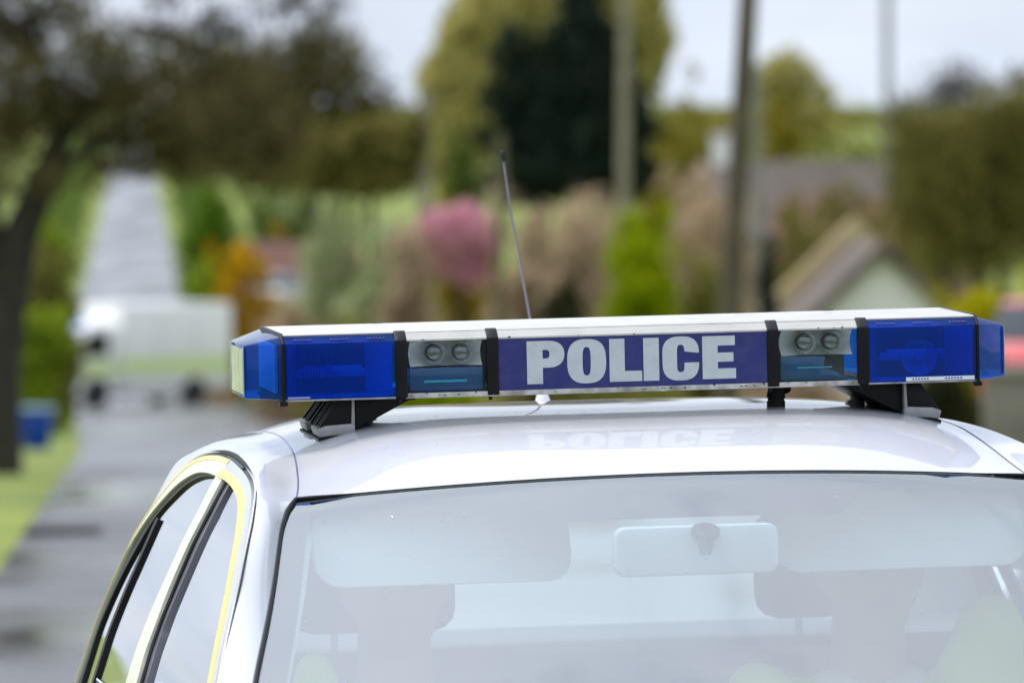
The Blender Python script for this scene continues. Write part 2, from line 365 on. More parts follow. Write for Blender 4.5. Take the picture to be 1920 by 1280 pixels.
for sgn, nm in ((1, 'kerb'),):
    kg = []
    for y in ys[ys < 420]:
        c0 = float(xl(y)) + sgn * ROADW; p = float(smooth_interp(np.array([float(y)]), PY, PZ)[0]); e = 1 if sgn else -1
        kg.append([(c0, y, p + .01), (c0 + e * .02, y, p + .12), (c0 + e * .15, y, p + .12), (c0 + e * .17, y, p - .05)])
    k_ = sheet(nm, kg, mk); k_['kind'] = 'structure'

# ------------------------------------------------------------------ foliage
KPX = 250 / 36 * 1920
def at(px, py, d):
    """world point seen at photo pixel (1920 wide) at distance d"""
    a = (px - 960) / KPX; b = -(py - 640) / KPX; c, s = math.cos(R(PITCH)), math.sin(R(PITCH))
    v = Vector((a, c + b * s, -s + b * c)); v *= d / v.y
    return Vector((v.x, d, HC + v.z))
def fast_quads(name, V, m, parent):
    n = len(V) // 4; me = bpy.data.meshes.new(name)
    me.vertices.add(4 * n); me.vertices.foreach_set('co', V.astype(np.float32).ravel())
    me.loops.add(4 * n); me.loops.foreach_set('vertex_index', np.arange(4 * n, dtype=np.int32))
    me.polygons.add(n); me.polygons.foreach_set('loop_start', np.arange(0, 4 * n, 4, dtype=np.int32))
    me.update(calc_edges=True); return link(name, me, m, parent, False)
def crown(name, clumps, n, size, m, parent, seed=0, hollow=.45, droop=0.0):
    rg_ = np.random.default_rng(seed); C = np.array(clumps, float)
    wts = C[:, 3] * C[:, 4] * C[:, 5]; wts = wts ** .8; wts /= wts.sum()
    idx = rg_.choice(len(C), n, p=wts)
    d = rg_.normal(size=(n, 3)); d /= np.linalg.norm(d, axis=1, keepdims=True)
    rr = np.clip(hollow + (1 - hollow) * rg_.random(n) ** .7 + np.abs(rg_.normal(size=n)) * .16, 0, 1.6)[:, None]
    lump = 1 + .22 * np.sin(d[:, :1] * 5 + idx[:, None]) * np.cos(d[:, 2:3] * 6 + idx[:, None] * 2)
    P = C[idx, :3] + d * rr * C[idx, 3:6] * lump
    s = size * (.6 + .8 * rg_.random((n, 1)))
    a = rg_.normal(size=(n, 3)); a[:, 2] -= droop * 3; a /= np.linalg.norm(a, axis=1, keepdims=True)
    b = np.cross(a, rg_.normal(size=(n, 3))); b /= np.linalg.norm(b, axis=1, keepdims=True)
    a = a * s * (1 + droop * 2); b = b * s * .62
    V = np.stack([P - a, P - b * .9 + a * .1, P + a, P + b * .9 + a * .1], 1).reshape(-1, 3)
    return fast_quads(name, V, m, parent)
def limb(mb, p, q, r0, r1, seed, bend=.15, n=6):
    rn = random.Random(seed); p = Vector(p); q = Vector(q); ln = (q - p).length
    pts = []; off = Vector((rn.uniform(-1, 1), rn.uniform(-1, 1), rn.uniform(-.3, .3))) * bend * ln
    for i in range(n):
        t = i / (n - 1); pts.append(p.lerp(q, t) + off * math.sin(math.pi * t) * .5 + Vector((rn.uniform(-1, 1), rn.uniform(-1, 1), 0)) * .02 * ln * (0 < i < n - 1))
    mb.tube(pts, [r0 + (r1 - r0) * i / (n - 1) for i in range(n)], 7)
def gpos(px, d):
    x = (px - 960) / KPX * d; return Vector((x, d, float(gz(x, d))))
M['bark'] = mat('bark', (0.045, 0.037, 0.027), .9, var=.4, vscale=6, bump=.8, bscale=14)
M['barkg'] = mat('mossy bark', (0.04, 0.036, 0.022), .9, var=.4, vscale=6, bump=.8, bscale=14)
def tree(name, label, cat, d, base_px, boxes, n, size, leaf, seed, trunk_r=.2, bark='bark', depth=.8, group=None, branches=5, droop=0, hollow=.45):
    """boxes: crown clumps as (px, py, half width px, half height px) at distance d; trunk from the ground"""
    b = gpos(base_px, d); r = empty(name, b); s = d / KPX; rn = random.Random(seed); cl = []
    for (px, py, w, h) in boxes:
        p = at(px, py, d); dy = rn.uniform(-.5, .5) * w * s * depth
        cl.append(((p.x - b.x), dy, p.z - b.z, w * s, w * s * depth, h * s))
    zc = [c[2] for c in cl]; top = max(c[2] + c[5] * .5 for c in cl); cx = sum(c[0] for c in cl) / len(cl)
    zf = min(c[2] - c[5] for c in cl)
    mb = MB(); fork = Vector((cx * .35, 0, max(.15, zf + (top - zf) * .25)))
    limb(mb, (0, 0, -.15), fork, trunk_r, trunk_r * .65, seed, .06)
    for k, c in enumerate(sorted(cl, key=lambda c: -c[3])[:branches]):
        limb(mb, fork - Vector((0, 0, .1)), (c[0], c[1], c[2] + c[5] * .4), trunk_r * .5, trunk_r * .12, seed + k + 1, .2)
    mb.build('trunk', M[bark], r, True)
    crown('crown', cl, n, size, leaf, r, seed, hollow, droop)
    return tag(r, label, cat, group)
def bush(name, label, d, px0, px1, pyt, leaf, seed, n=4500, size=.11, pyb=None, cat='bush', lumps=5, taper=0.0, group=None, hollow=.5):
    """shrub from the ground (or from pyb) up to pyt"""
    b = gpos((px0 + px1) / 2, d); r = empty(name, b); s = d / KPX; rn = random.Random(seed); cl = []
    top = at(px0, pyt, d).z - b.z; bot = (at(px0, pyb, d).z - b.z) if pyb else 0.0
    w = (px1 - px0) * s / 2; h = top - bot; nl = int(10 + 5 * h / max(w, .4)); nl = min(nl, 34) if lumps > 1 else 12
    for i in range(nl):
        t = (i + .5) / nl; env = (1 - taper * t) * math.sqrt(max(.06, 1 - t ** 3.2)); q_ = rn.uniform(.30, .58) * (1 if lumps > 1 else 1.6)
        x = rn.uniform(-1, 1) * w * max(0, env - q_ * .6); rx = w * q_ * env + .05
        cl.append((x, rn.uniform(-.5, .5) * min(w, 1.3), bot + h * (.04 + .92 * t) - rx * .3, rx, min(rx, 1.2) + .08, rx * rn.uniform(.7, 1.15)))
    for i in range(5):   # stray sprays that break the outline
        t = rn.uniform(.5, 1.0); cl.append((rn.uniform(-1, 1) * w * 1.05, rn.uniform(-.3, .3), bot + h * t * 1.04, w * .14 + .03, w * .14 + .03, w * .22 + .04))
    mb = MB()
    for k in range(3): limb(mb, (rn.uniform(-.3, .3) * w, 0, -.1), (rn.uniform(-.6, .6) * w, rn.uniform(-.1, .1), bot + h * .7), .05 + .02 * h, .02, seed + k, .1)
    mb.build('stem', M['bark'], r, True)
    crown('foliage', cl, n, size, leaf, r, seed, hollow)
    return tag(r, label, cat, group)
LV = {
 'fresh': leaf_mat('spring green leaf', (0.15, 0.23, 0.012), (0.38, 0.46, 0.04)),
 'olivebrown': leaf_mat('dull olive leaf', (0.09, 0.082, 0.021), (0.32, 0.285, 0.08)),
 'brown': leaf_mat('brown olive leaf', (0.070, 0.060, 0.024), (0.25, 0.21, 0.085)),
 'brown2': leaf_mat('olive brown leaf', (0.055, 0.046, 0.013), (0.22, 0.185, 0.055)),
 'green': leaf_mat('fresh green leaf', (0.05, 0.12, 0.008), (0.16, 0.25, 0.02)),
 'lime': leaf_mat('lime leaf', (0.17, 0.24, 0.004), (0.44, 0.50, 0.012)),
 'orange': leaf_mat('orange yellow blossom', (0.40, 0.22, 0.008), (0.72, 0.44, 0.02)),
 'pale': leaf_mat('pale sage leaf', (0.26, 0.30, 0.13), (0.55, 0.58, 0.32)),
 'pink': leaf_mat('pink blossom', (0.62, 0.28, 0.36), (0.88, 0.52, 0.60)),
 'gorse': leaf_mat('gorse bloom', (0.20, 0.15, 0.01), (0.50, 0.34, 0.02)),
 'willow': leaf_mat('willow leaf', (0.32, 0.29, 0.08), (0.68, 0.60, 0.22)),
 'conifer': leaf_mat('dark conifer needle', (0.008, 0.016, 0.011), (0.04, 0.062, 0.042), .1),
 'tan': leaf_mat('tan twig', (0.30, 0.22, 0.14), (0.66, 0.50, 0.34)),
 'olive': leaf_mat('olive gold leaf', (0.14, 0.115, 0.010), (0.36, 0.29, 0.03)),
 'oliveg': leaf_mat('olive green leaf', (0.12, 0.12, 0.026), (0.31, 0.28, 0.075)),
 'yellow': leaf_mat('golden privet leaf', (0.26, 0.24, 0.004), (0.58, 0.50, 0.01)),
 'dark': leaf_mat('dark shrub leaf', (0.02, 0.025, 0.012), (0.07, 0.07, 0.03)),
 'bare': leaf_mat('bare twig', (0.12, 0.11, 0.10), (0.24, 0.22, 0.21), 0),
 'moss': leaf_mat('mid green leaf', (0.06, 0.10, 0.02), (0.18, 0.24, 0.06)),
}
# --- left: overhanging roadside tree
def roadside_tree():
    d = 75; b = gpos(8, d); r = empty('roadside_tree', b); s = d / KPX
    def lp(px, py, dy=0): p = at(px, py, d); return Vector((p.x - b.x, dy, p.z - b.z))
    mb = MB()
    P = [Vector((-.1, 0, -.2)), lp(-10, 700), lp(10, 560), lp(38, 440), lp(80, 340), lp(112, 262)]
    mb.tube(P, [.30, .27, .24, .20, .16, .13], 9)
    limb(mb, lp(20, 520), lp(-60, 250), .17, .09, 4)
    limb(mb, lp(112, 262), lp(60, 60), .10, .05, 5); limb(mb, lp(112, 262), lp(250, 110, .4), .09, .03, 6)
    limb(mb, lp(80, 340), lp(330, 190, -.3), .09, .03, 7); limb(mb, lp(112, 262), lp(420, 60, .5), .07, .02, 8)
    limb(mb, lp(60, 60), lp(180, -120), .05, .02, 9); limb(mb, lp(-60, 250), lp(-150, -60), .09, .03, 10)
    mb.build('trunk', M['barkg'], r, True)
    cl = []
    for (px, py, w, h) in [(-80, 180, 130, 140), (20, 60, 110, 90), (-30, 330, 90, 90), (150, 190, 110, 100), (60, 160, 90, 90), (260, 170, 110, 95), (240, 260, 90, 60), (330, 240, 90, 70), (380, 150, 110, 80), (470, 200, 90, 80), (120, 20, 70, 40), (330, 80, 70, 40), (-120, -60, 150, 100), (60, -120, 160, 90), (230, -150, 120, 60), (430, 290, 70, 45), (330, 310, 60, 35), (190, 320, 40, 40), (100, 330, 40, 50), (-60, 470, 50, 80), (540, 240, 60, 60), (200, 90, 80, 60), (420, 230, 90, 70), (500, 290, 80, 45), (250, 310, 70, 30), (20, 240, 80, 70)]:
        p = lp(px, py); cl.append((p.x, random.Random(px).uniform(-.7, .7), p.z, w * s, w * s * 1.1, h * s))
    crown('crown', cl, 31000, .038, LV['brown'], r, 3, .0)
    cl = []
    for k in range(40):
        q_ = random.Random(900 + k); p = lp(q_.uniform(-60, 640), q_.uniform(-120, 75), q_.uniform(-.6, .6)); cl.append((p.x, p.y, p.z, .22, .3, .12))
    crown('upper_twigs', cl, 5200, .03, LV['bare'], r, 5, .0)
    tw = MB(); rn = random.Random(5)
    for k in range(26):
        x0 = rn.uniform(120, 620); y0 = rn.uniform(20, 110)
        limb(tw, lp(x0, y0 + 60, rn.uniform(-.3, .3)), lp(x0 + rn.uniform(-60, 60), y0 - rn.uniform(60, 150)), .016, .006, k, .2, 4)
    tw.build('twigs', M['bark'], r, True)
    tag(r, 'big dark olive brown tree leaning over the left side of the road', 'tree')
roadside_tree()
tree('spreading_tree', 'wide olive brown tree sloping down to the sky gap behind the roadside tree', 'tree', 235, 600,
     [(560, 140, 110, 85), (640, 130, 70, 75), (480, 200, 110, 90), (690, 220, 70, 80), (740, 270, 60, 70), (600, 260, 110, 80), (420, 280, 90, 70), (520, 320, 80, 40), (650, 320, 80, 45), (380, 190, 80, 80), (590, 80, 50, 35), (720, 330, 70, 40), (450, 120, 70, 50), (560, 330, 80, 40), (760, 330, 40, 40), (330, 250, 70, 70)], 20000, .11, LV['brown2'], 11, .28, hollow=.1)
tree('ivy_tree', 'yellowish green round tree below the end of the spreading brown crown', 'tree', 190, 700,
     [(700, 280, 70, 60), (650, 300, 60, 45), (750, 290, 50, 55), (700, 340, 70, 30), (620, 290, 60, 50), (780, 250, 30, 40), (580, 330, 60, 30)], 8000, .09, LV['olivebrown'], 12, .15)
# --- left verge planting
bush('hedge', 'bright green hedge bank at the left edge behind the blue bin', 120, -60, 136, 545, LV['fresh'], 20, 7000, .09, cat='hedge')
bush('hedge', 'olive green hedge under the leaning tree, left of the white lorry', 150, 20, 150, 440, LV['oliveg'], 21, 6000, .1, cat='hedge')
bush('hedge', 'mid green roadside hedge left of the climbing wet road', 330, 40, 146, 400, LV['fresh'], 22, 5000, .16, cat='hedge')
bush('green_shrub', 'dark green shrub above the lorry, right of the climbing road', 290, 330, 470, 330, LV['green'], 24, 5000, .15)
bush('green_shrub', 'bright green low shrub between the lorry and the orange bush', 260, 335, 440, 470, LV['fresh'], 25, 5000, .12)
bush('hedge', 'dark green hedge behind the orange bush and the small pale house', 345, 420, 640, 330, LV['moss'], 66, 7000, .17, cat='hedge')
bush('orange_bush', 'orange yellow flowering bush beside the small white car', 250, 395, 520, 435, LV['orange'], 26, 5000, .12)
bush('sage_bush', 'tall pale sage green bush left of the thin grey pole', 190, 540, 715, 340, LV['pale'], 27, 7000, .1)
bush('sage_bush', 'pale green bush with tan twigs close to the thin grey pole', 180, 645, 810, 385, LV['pale'], 28, 6000, .1)
bush('tan_shrub', 'tan leafless shrub in front of the pale green bushes', 140, 470, 620, 560, LV['tan'], 29, 4500, .08)
bush('tan_shrub', 'tan shrub at the left foot of the pink blossom tree', 165, 690, 835, 395, LV['tan'], 30, 4500, .09)
bush('olive_hedge', 'olive hedge below the pale bushes above the blue light', 130, 560, 760, 590, LV['oliveg'], 31, 5000, .08, cat='hedge')
tree('blossom_tree', 'pink blossom tree between the thin grey pole and the aerial', 'tree', 175, 862,
     [(860, 430, 52, 42), (815, 430, 35, 35), (895, 460, 34, 42), (850, 480, 50, 36), (880, 510, 36, 26)], 7000, .07, LV['pink'], 32, .12)
bush('gorse_hedge', 'strip of golden gorse above the pink blossom tree', 270, 790, 945, 358, LV['gorse'], 33, 5000, .13, cat='hedge')
bush('green_shrub', 'mid green rounded shrub above the golden gorse', 290, 800, 925, 235, LV['moss'], 34, 6000, .14)
tree('willow_tree', 'tall yellow green weeping willow behind the dark conifer', 'tree', 320, 1000,
     [(880, 150, 75, 130), (930, 60, 80, 110), (1000, 20, 90, 90), (850, 260, 45, 100), (1180, 40, 70, 110), (1090, -30, 110, 60), (940, 190, 60, 110), (1210, 130, 35, 60)], 20000, .17, LV['willow'], 35, .4, droop=.8)
def conifer():
    d = 240; b = gpos(1070, d); r = empty('conifer_tree', b); s = d / KPX; cl = []
    mb = MB(); zt = at(1090, 0, d).z - b.z
    limb(mb, (0, 0, -.2), (.2, 0, zt), .35, .05, 2, .02); limb(mb, (-.2, 0, 2), ((965 - 1070) * s, .2, zt * .93), .2, .04, 3, .05)
    mb.build('trunk', M['bark'], r, True)
    for (px, py, w, h) in [(1090, 10, 42, 55), (1095, 80, 75, 60), (970, 100, 45, 55), (1080, 160, 95, 65), (970, 180, 62, 60), (1100, 240, 115, 65), (985, 260, 80, 65), (1060, 320, 130, 55), (980, 340, 70, 45), (1150, 330, 75, 50), (1170, 230, 55, 60), (1150, 140, 45, 55)]:
        p = at(px, py, d); cl.append((p.x - b.x, 0, p.z - b.z, w * s, w * s * .9, h * s))
    crown('crown', cl, 26000, .13, LV['conifer'], r, 41, .3)
    tag(r, 'big dark green two topped conifer in the middle behind the aerial', 'tree')
conifer()
bush('tan_shrub', 'tall tan beech shrub below the dark conifer, right of the aerial', 165, 935, 1075, 375, LV['tan'], 42, 6000, .09)
bush('tan_shrub', 'tan beech shrub touching the lime green conifer on its left', 160, 1025, 1150, 362, LV['tan'], 43, 5000, .09)
bush('brown_hedge', 'tall tan brown hedge across the foot of the dark conifer', 225, 920, 1270, 345, LV['tan'], 69, 9000, .11, cat='hedge')
bush('dark_shrub', 'small dark shrub under the tan beech shrubs', 140, 1005, 1110, 510, LV['dark'], 44, 4000, .07)
bush('golden_conifer', 'lime green rounded conifer beside the pale wooden pole', 150, 1096, 1278, 375, LV['lime'], 45, 12000, .075, cat='tree', taper=.1)
bush('olive_bush', 'gold olive bush between the dark conifer and the leaning pole', 340, 1205, 1362, 150, LV['olive'], 46, 6000, .16)
bush('olive_bush', 'gold olive bush just right of the leaning pole', 330, 1400, 1525, 160, LV['olive'], 47, 5000, .16)
tree('pale_tree', 'pale green tree against the sky right of the leaning pole', 'tree', 380, 1480,
     [(1470, 150, 50, 50), (1520, 190, 40, 60), (1440, 190, 40, 50), (1500, 240, 60, 40)], 5000, .18, LV['willow'], 48, .2)
bush('brown_hedge', 'tall brown grey hedge behind the leaning wooden pole', 180, 1225, 1425, 335, LV['tan'], 49, 6000, .1, cat='hedge')
bush('sage_bush', 'grey green bush right of the lime conifer above the sign', 135, 1262, 1375, 470, LV['oliveg'], 50, 5000, .08)
bush('olive_bush', 'olive green garden bush in front of the brown roof, right of the leaning pole', 205, 1425, 1560, 345, LV['oliveg'], 65, 6000, .1)
bush('tan_shrub', 'brown shrubby bank between the brown house and the cottage roof', 195, 1445, 1735, 318, LV['olivebrown'], 67, 9000, .1)
bush('brown_hedge', 'brown bushes hiding the left end of the brown house', 215, 1215, 1400, 300, LV['tan'], 68, 7000, .1, cat='hedge')
def cypress():
    o = bush('cypress', 'slim dark cypress between the leaning pole and the cottage', 118, 1412, 1462, 448, LV['conifer'], 51, 4000, .06, cat='tree', taper=.3, lumps=1)
cypress()
bush('green_bush', 'soft green bush on the hill above the brown roof', 300, 1540, 1680, 255, LV['moss'], 52, 6000, .15)
bush('green_bush', 'yellow green bush between the brown house and the right hand tree', 230, 1680, 1790, 330, LV['oliveg'], 53, 5000, .12)
tree('garden_tree', 'large olive brown tree filling the right edge', 'tree', 160, 1830,
     [(1830, 270, 110, 80), (1720, 300, 80, 80), (1900, 240, 90, 90), (1780, 380, 110, 90), (1890, 390, 90, 100), (1700, 240, 60, 50), (1850, 470, 100, 60), (1960, 330, 90, 130), (1750, 460, 60, 50)], 15000, .075, LV['olivebrown'], 54, .25, hollow=.0)
tree('garden_tree', 'shadowy brown tree behind the large tree on the right edge', 'tree', 175, 1900,
     [(1880, 300, 90, 110), (1800, 400, 90, 90), (1920, 200, 40, 70), (1720, 380, 60, 70)], 9000, .09, LV['brown'], 55, .2)
def bare_tree():
    d = 210; b = gpos(1780, d); r = empty('bare_tree', b); s = d / KPX; mb = MB(); rn = random.Random(8)
    f = Vector((0, 0, at(1780, 300, d).z - b.z)); limb(mb, (0, 0, -.2), f, .2, .14, 1, .03)
    for k in range(60):
        q = at(1780 + rn.gauss(0, 75), 120 + rn.random() * 130, d); limb(mb, f + Vector((rn.uniform(-.3, .3), 0, rn.uniform(-.5, .4))), (q.x - b.x, rn.uniform(-1, 1), q.z - b.z), .045, .01, k, .15, 5)
    mb.build('trunk', M['bark'], r, True)
    cl = [((1780 + dx - 1780) * s, 0, at(0, y, d).z - b.z, 60 * s, 50 * s, 36 * s) for dx, y in ((-60, 215), (0, 180), (60, 190), (20, 150))]
    crown('twig_crown', cl, 1500, .09, LV['bare'], r, 61, .2)
    tag(r, 'bare grey twiggy tree top against the sky at the right', 'tree')
bare_tree()
bush('golden_hedge', 'golden yellow privet hedge at the right above the red car', 105, 1738, 1960, 524, LV['yellow'], 56, 7000, .06, cat='hedge')
bush('dark_shrub', 'dark low hedge below the right end of the light bar', 92, 1690, 1850, 690, LV['dark'], 57, 5000, .05, cat='hedge')
bush('lime_hedge', 'yellow green hedge seen under the left half of the light bar', 70, 660, 960, 690, LV['lime'], 58, 7000, .05, cat='hedge')
bush('lime_hedge', 'olive green hedge seen under the right half of the light bar', 80, 960, 1330, 705, LV['oliveg'], 59, 7000, .05, cat='hedge')
bush('tan_shrub', 'tan hedge seen below the cable gland under the bar', 85, 1340, 1700, 690, LV['tan'], 60, 6000, .05, cat='hedge')
# far wood on the skyline: one mass
rn = random.Random(77); cl = []
for k in range(90):
    x = rn.uniform(-170, 190); y = rn.uniform(850, 1050); hgt = rn.uniform(2.0, 5.0)
    if abs(x - float(xl(y)) - 3) < 6: continue
    cl.append((x, y, float(gz(x, y)) + hgt * .5, rn.uniform(3, 8), 4, hgt * .6))
for k in range(70):
    d_ = rn.uniform(430, 860); px = rn.uniform(1180, 2000); p = gpos(px, d_); hgt = rn.uniform(2.5, 6.5); cl.append((p.x, p.y, p.z + hgt * .45, rn.uniform(1.5, 4), 2.5, hgt * .55))
fw = crown('far_wood', cl, 24000, .45, LV['oliveg'], None, 78, .3); fw['kind'] = 'stuff'
# hillside bushes, one mass of hedgerow far up both sides of the climbing road
cl = []
for y in np.arange(420, 900, 14):
    for sd_ in (-2.5, ROADW + 2.5):
        x = float(xl(y)) + sd_ + rn.uniform(-.5, .5); cl.append((x, y, float(gz(x, y)) + .8, 1.8, 5, rn.uniform(.9, 2.0)))
hw = crown('hillside_hedgerow', cl, 14000, .25, LV['moss'], None, 79, .3); hw['kind'] = 'stuff'

# garden shrubbery between the houses: one mass for each tone
for nm, lf, sd0 in (('garden_shrubbery', 'tan', 301), ('garden_shrubbery', 'oliveg', 302), ('garden_shrubbery', 'moss', 303)):
    r0 = random.Random(sd0); cl = []
    for k in range(34):
        d = r0.uniform(170, 330); px = r0.uniform(470, 1760); p = gpos(px, d); hgt = r0.uniform(.6, 2.6); w = r0.uniform(.4, 1.3)
        cl.append((p.x, p.y, p.z + hgt * .45, w, w, hgt * .55))
        for q in range(2): cl.append((p.x + r0.uniform(-1, 1) * w, p.y + r0.uniform(-.5, .5), p.z + hgt * r0.uniform(.4, .95), w * .55, w * .5, hgt * .3))
    crown(nm, cl, 14000, .1, LV[lf], None, sd0, .2)['kind'] = 'stuff'
# unseen foliage added behind the camera to darken paint and lens reflections: one mass
cl = []
for k in range(46):
    x = -34 + k * 1.5 + rn.uniform(-.5, .5); y = -24 + rn.uniform(-2, 2); hgt = rn.uniform(2.6, 4.6)
    for q in range(3): cl.append((x, y, hgt * (.2 + .3 * q), 1.6, 1.6, hgt * .24))
bw = crown('unseen_dark_foliage', cl, 30000, .3, LV['dark'], None, 80, .2); bw['kind'] = 'stuff'
# ------------------------------------------------------------------ poles
def pole(name, label, d, px_t, py_t, px_b, w_px, m, group=None, arm=False):
    b = gpos(px_b, d); r = empty(name, b); t = at(px_t, py_t, d); s = d / KPX; mb = MB(); h = t - b
    h = h * 1.0; pts = [Vector((0, 0, -.3)) + h * 0, h * .33, h * .66, h]
    mb.tube(pts, [w_px * s * .5 * k for k in (1.08, 1.03, .96, .9)], 12)
    mb.build('shaft', m, r, True)
    if arm:
        u = h.normalized(); c = MB(); p = h * .985
        c.box(p.x - .75, p.x + .75, -.06, .06, p.z - .07, p.z + .05); c.build('cross_arm', M['bark'], r, bevel=.01)
        for dx in (-.65, -.25, .25, .65):
            i = MB(); i.tube([(p.x + dx, 0, p.z + .05), (p.x + dx, 0, p.z + .12), (p.x + dx, 0, p.z + .2)], [.02, .05, .03], 8); i.build('insulator', M['interior_w'], r, True)
    return tag(r, label, 'pole', group)
mw = mat('weathered pole wood', (0.30, 0.26, 0.18), .85, var=.3, vscale=3, bump=.5, bscale=20)
mw2 = mat('dark creosoted pole', (0.105, 0.085, 0.05), .85, var=.3, vscale=3, bump=.5, bscale=20)
mw3 = mat('mossy pole wood', (0.13, 0.12, 0.06), .85, var=.3, vscale=3)
mst = mat('galvanised steel', (0.34, 0.35, 0.38), .5, .2)
mst2 = mat('grey painted steel', (0.20, 0.20, 0.18), .6)
pole('utility_pole', 'thick dark wooden pole leaning right, in front of the brown house', 85, 1418, -260, 1352, 40, mw2, arm=True)
pole('utility_pole', 'pale grey wooden pole rising behind the lime green conifer', 210, 1174, -180, 1166, 22, mw, arm=True)
pole('utility_pole', 'thin grey wooden pole left of the pink blossom tree', 200, 796, 165, 794, 27, mw)
pole('utility_pole', 'mossy wooden pole standing beside the aerial tip', 165, 938, 250, 934, 20, mw3)
pole('lamp_post', 'slim pale steel post just right of the leaning wooden pole', 130, 1420, 120, 1424, 13, mst2)
pole('lamp_post', 'pale steel lamp post against the sky at the right', 260, 1662, -120, 1668, 18, mst)

# ------------------------------------------------------------------ houses
brick = mat('brown red brick', (0.20, 0.105, 0.07), .85, var=.3, vscale=4)
tileb = mat('brown grey roof tile', (0.16, 0.125, 0.10), .85, c2=(0.07, 0.055, 0.045), vscale=1.2)
tiler = mat('dull red roof tile', (0.17, 0.075, 0.055), .8, var=.25, vscale=2.5)
render_w = mat('white render', (0.86, 0.82, 0.83), .8, var=.08, vscale=1)
tanw = mat('pale tan barge board', (0.55, 0.42, 0.22), .7, var=.1)
pinkw = mat('pale pink render', (0.62, 0.55, 0.53), .8, var=.08)
def house(name, label, d, px, w, dep, eave, ridge, wall, roof, rz=0, chim=(.3,), axis='x', wins=3, over=.25, barge=None):
    """axis: ridge direction in house frame; w along x, dep along y"""
    b = gpos(px, d); b.y += dep / 2; r = empty(name, b, rz)
    mb = MB()
    if axis == 'x':
        mb.prism([(-dep / 2, -1), (dep / 2, -1), (dep / 2, eave), (0, ridge - .1), (-dep / 2, eave)], 'x', -w / 2, w / 2)
    else:
        mb.prism([(-w / 2, -1), (w / 2, -1), (w / 2, eave), (0, ridge - .1), (-w / 2, eave)], 'y', -dep / 2, dep / 2)
    mb.build('wall', wall, r)
    hw_ = dep / 2 if axis == 'x' else w / 2; ln = (w if axis == 'x' else dep) / 2 + over; sl = (ridge - eave) / hw_
    rb = MB()
    for sgn in (-1, 1):
        poly = [(0, ridge), (sgn * (hw_ + over), eave - sl * over), (sgn * (hw_ + over), eave - sl * over + .14), (0, ridge + .16)]
        rb.prism(poly, 'x' if axis == 'x' else 'y', -ln, ln)
    ro_ = rb.build('roof', roof, r)
    for cx in chim:
        c = MB(); p = cx * (w if axis == 'x' else dep) * .5
        if axis == 'x': c.box(p - .35, p + .35, -.3, .3, ridge - .5, ridge + 1.0); c.box(p - .42, p + .42, -.37, .37, ridge + 1.0, ridge + 1.12)
        else: c.box(-.3, .3, p - .35, p + .35, ridge - .5, ridge + 1.0); c.box(-.37, .37, p - .42, p + .42, ridge + 1.0, ridge + 1.12)
        c.build('chimney', render_w if barge is None else brick, ro_, bevel=.02)
        for q in (-.16, .16):
            k = MB()
            ctr = (p + q, 0) if axis == 'x' else (0, p + q)
            k.tube([(ctr[0], ctr[1], ridge + 1.12), (ctr[0], ctr[1], ridge + 1.45)], [.11, .09], 10); k.build('chimney_pot', tiler, ro_, True)
    if barge:
        for sgn in (-1, 1):
            k = MB(); k.prism([(0, ridge + .62), (sgn * (hw_ + over), eave - sl * over + .6), (sgn * (hw_ + over), eave - sl * over - .1), (0, ridge - .1)], 'y', ln + .005, ln + .4); k.build('thatch_verge', barge, r)
            k = MB(); k.prism([(0, ridge + .2), (sgn * (hw_ + over), eave - sl * over + .18), (sgn * (hw_ + over), eave - sl * over - .12), (0, ridge - .12)], 'y', -ln - .06, -ln - .005); k.build('barge_board', tileb, r)
    for k in range(wins):
        x = (-.5 + (k + .5) / wins) * w * .9
        for (z0, z1) in ((.9, 2.1), (3.0, 4.1)) if eave > 4.3 else ((.9, 2.0),):
            f = MB(); f.box(x - .55, x + .55, -dep / 2 - .05, -dep / 2 + .02, z0, z1); wi = f.build('window', render_w, r, bevel=.01)
            for sx in (-1, 1):
                q = MB(); q.box(x + sx * .27 - .22, x + sx * .27 + .22, -dep / 2 - .062, -dep / 2 - .053, z0 + .08, z1 - .08); q.build('pane', M['carglass'], wi)
    dr = MB(); dr.box(w * .42 - .45, w * .42 + .45, -dep / 2 - .05, -dep / 2 + .02, 0, 2.05); dr.build('door', M['bluefilter'], r, bevel=.01)
    return tag(r, label, 'house')
house('brown_house', 'long brown house with white chimney behind the leaning pole', 265, 1510, 7.5, 7, 5.2, 7.9, brick, tileb, R(-6), chim=(-.8,), wins=3)
house('gabled_cottage', 'white gabled cottage with a tan roof edge right of the cypress', 150, 1640, 3.7, 5, 1.75, 3.55, render_w, tileb, R(3.5), axis='y', chim=(), wins=1, barge=tanw)
house('pale_house', 'small pale house with dull red roof above the orange bush', 330, 560, 5.0, 5, 2.6, 4.6, pinkw, tiler, R(10), chim=(.5,), wins=2)
house('brick_house', 'reddish brick house half hidden behind the right hand trees', 240, 1640, 6, 5, 4.4, 6.2, brick, tiler, R(-14), chim=(.4,), wins=2)

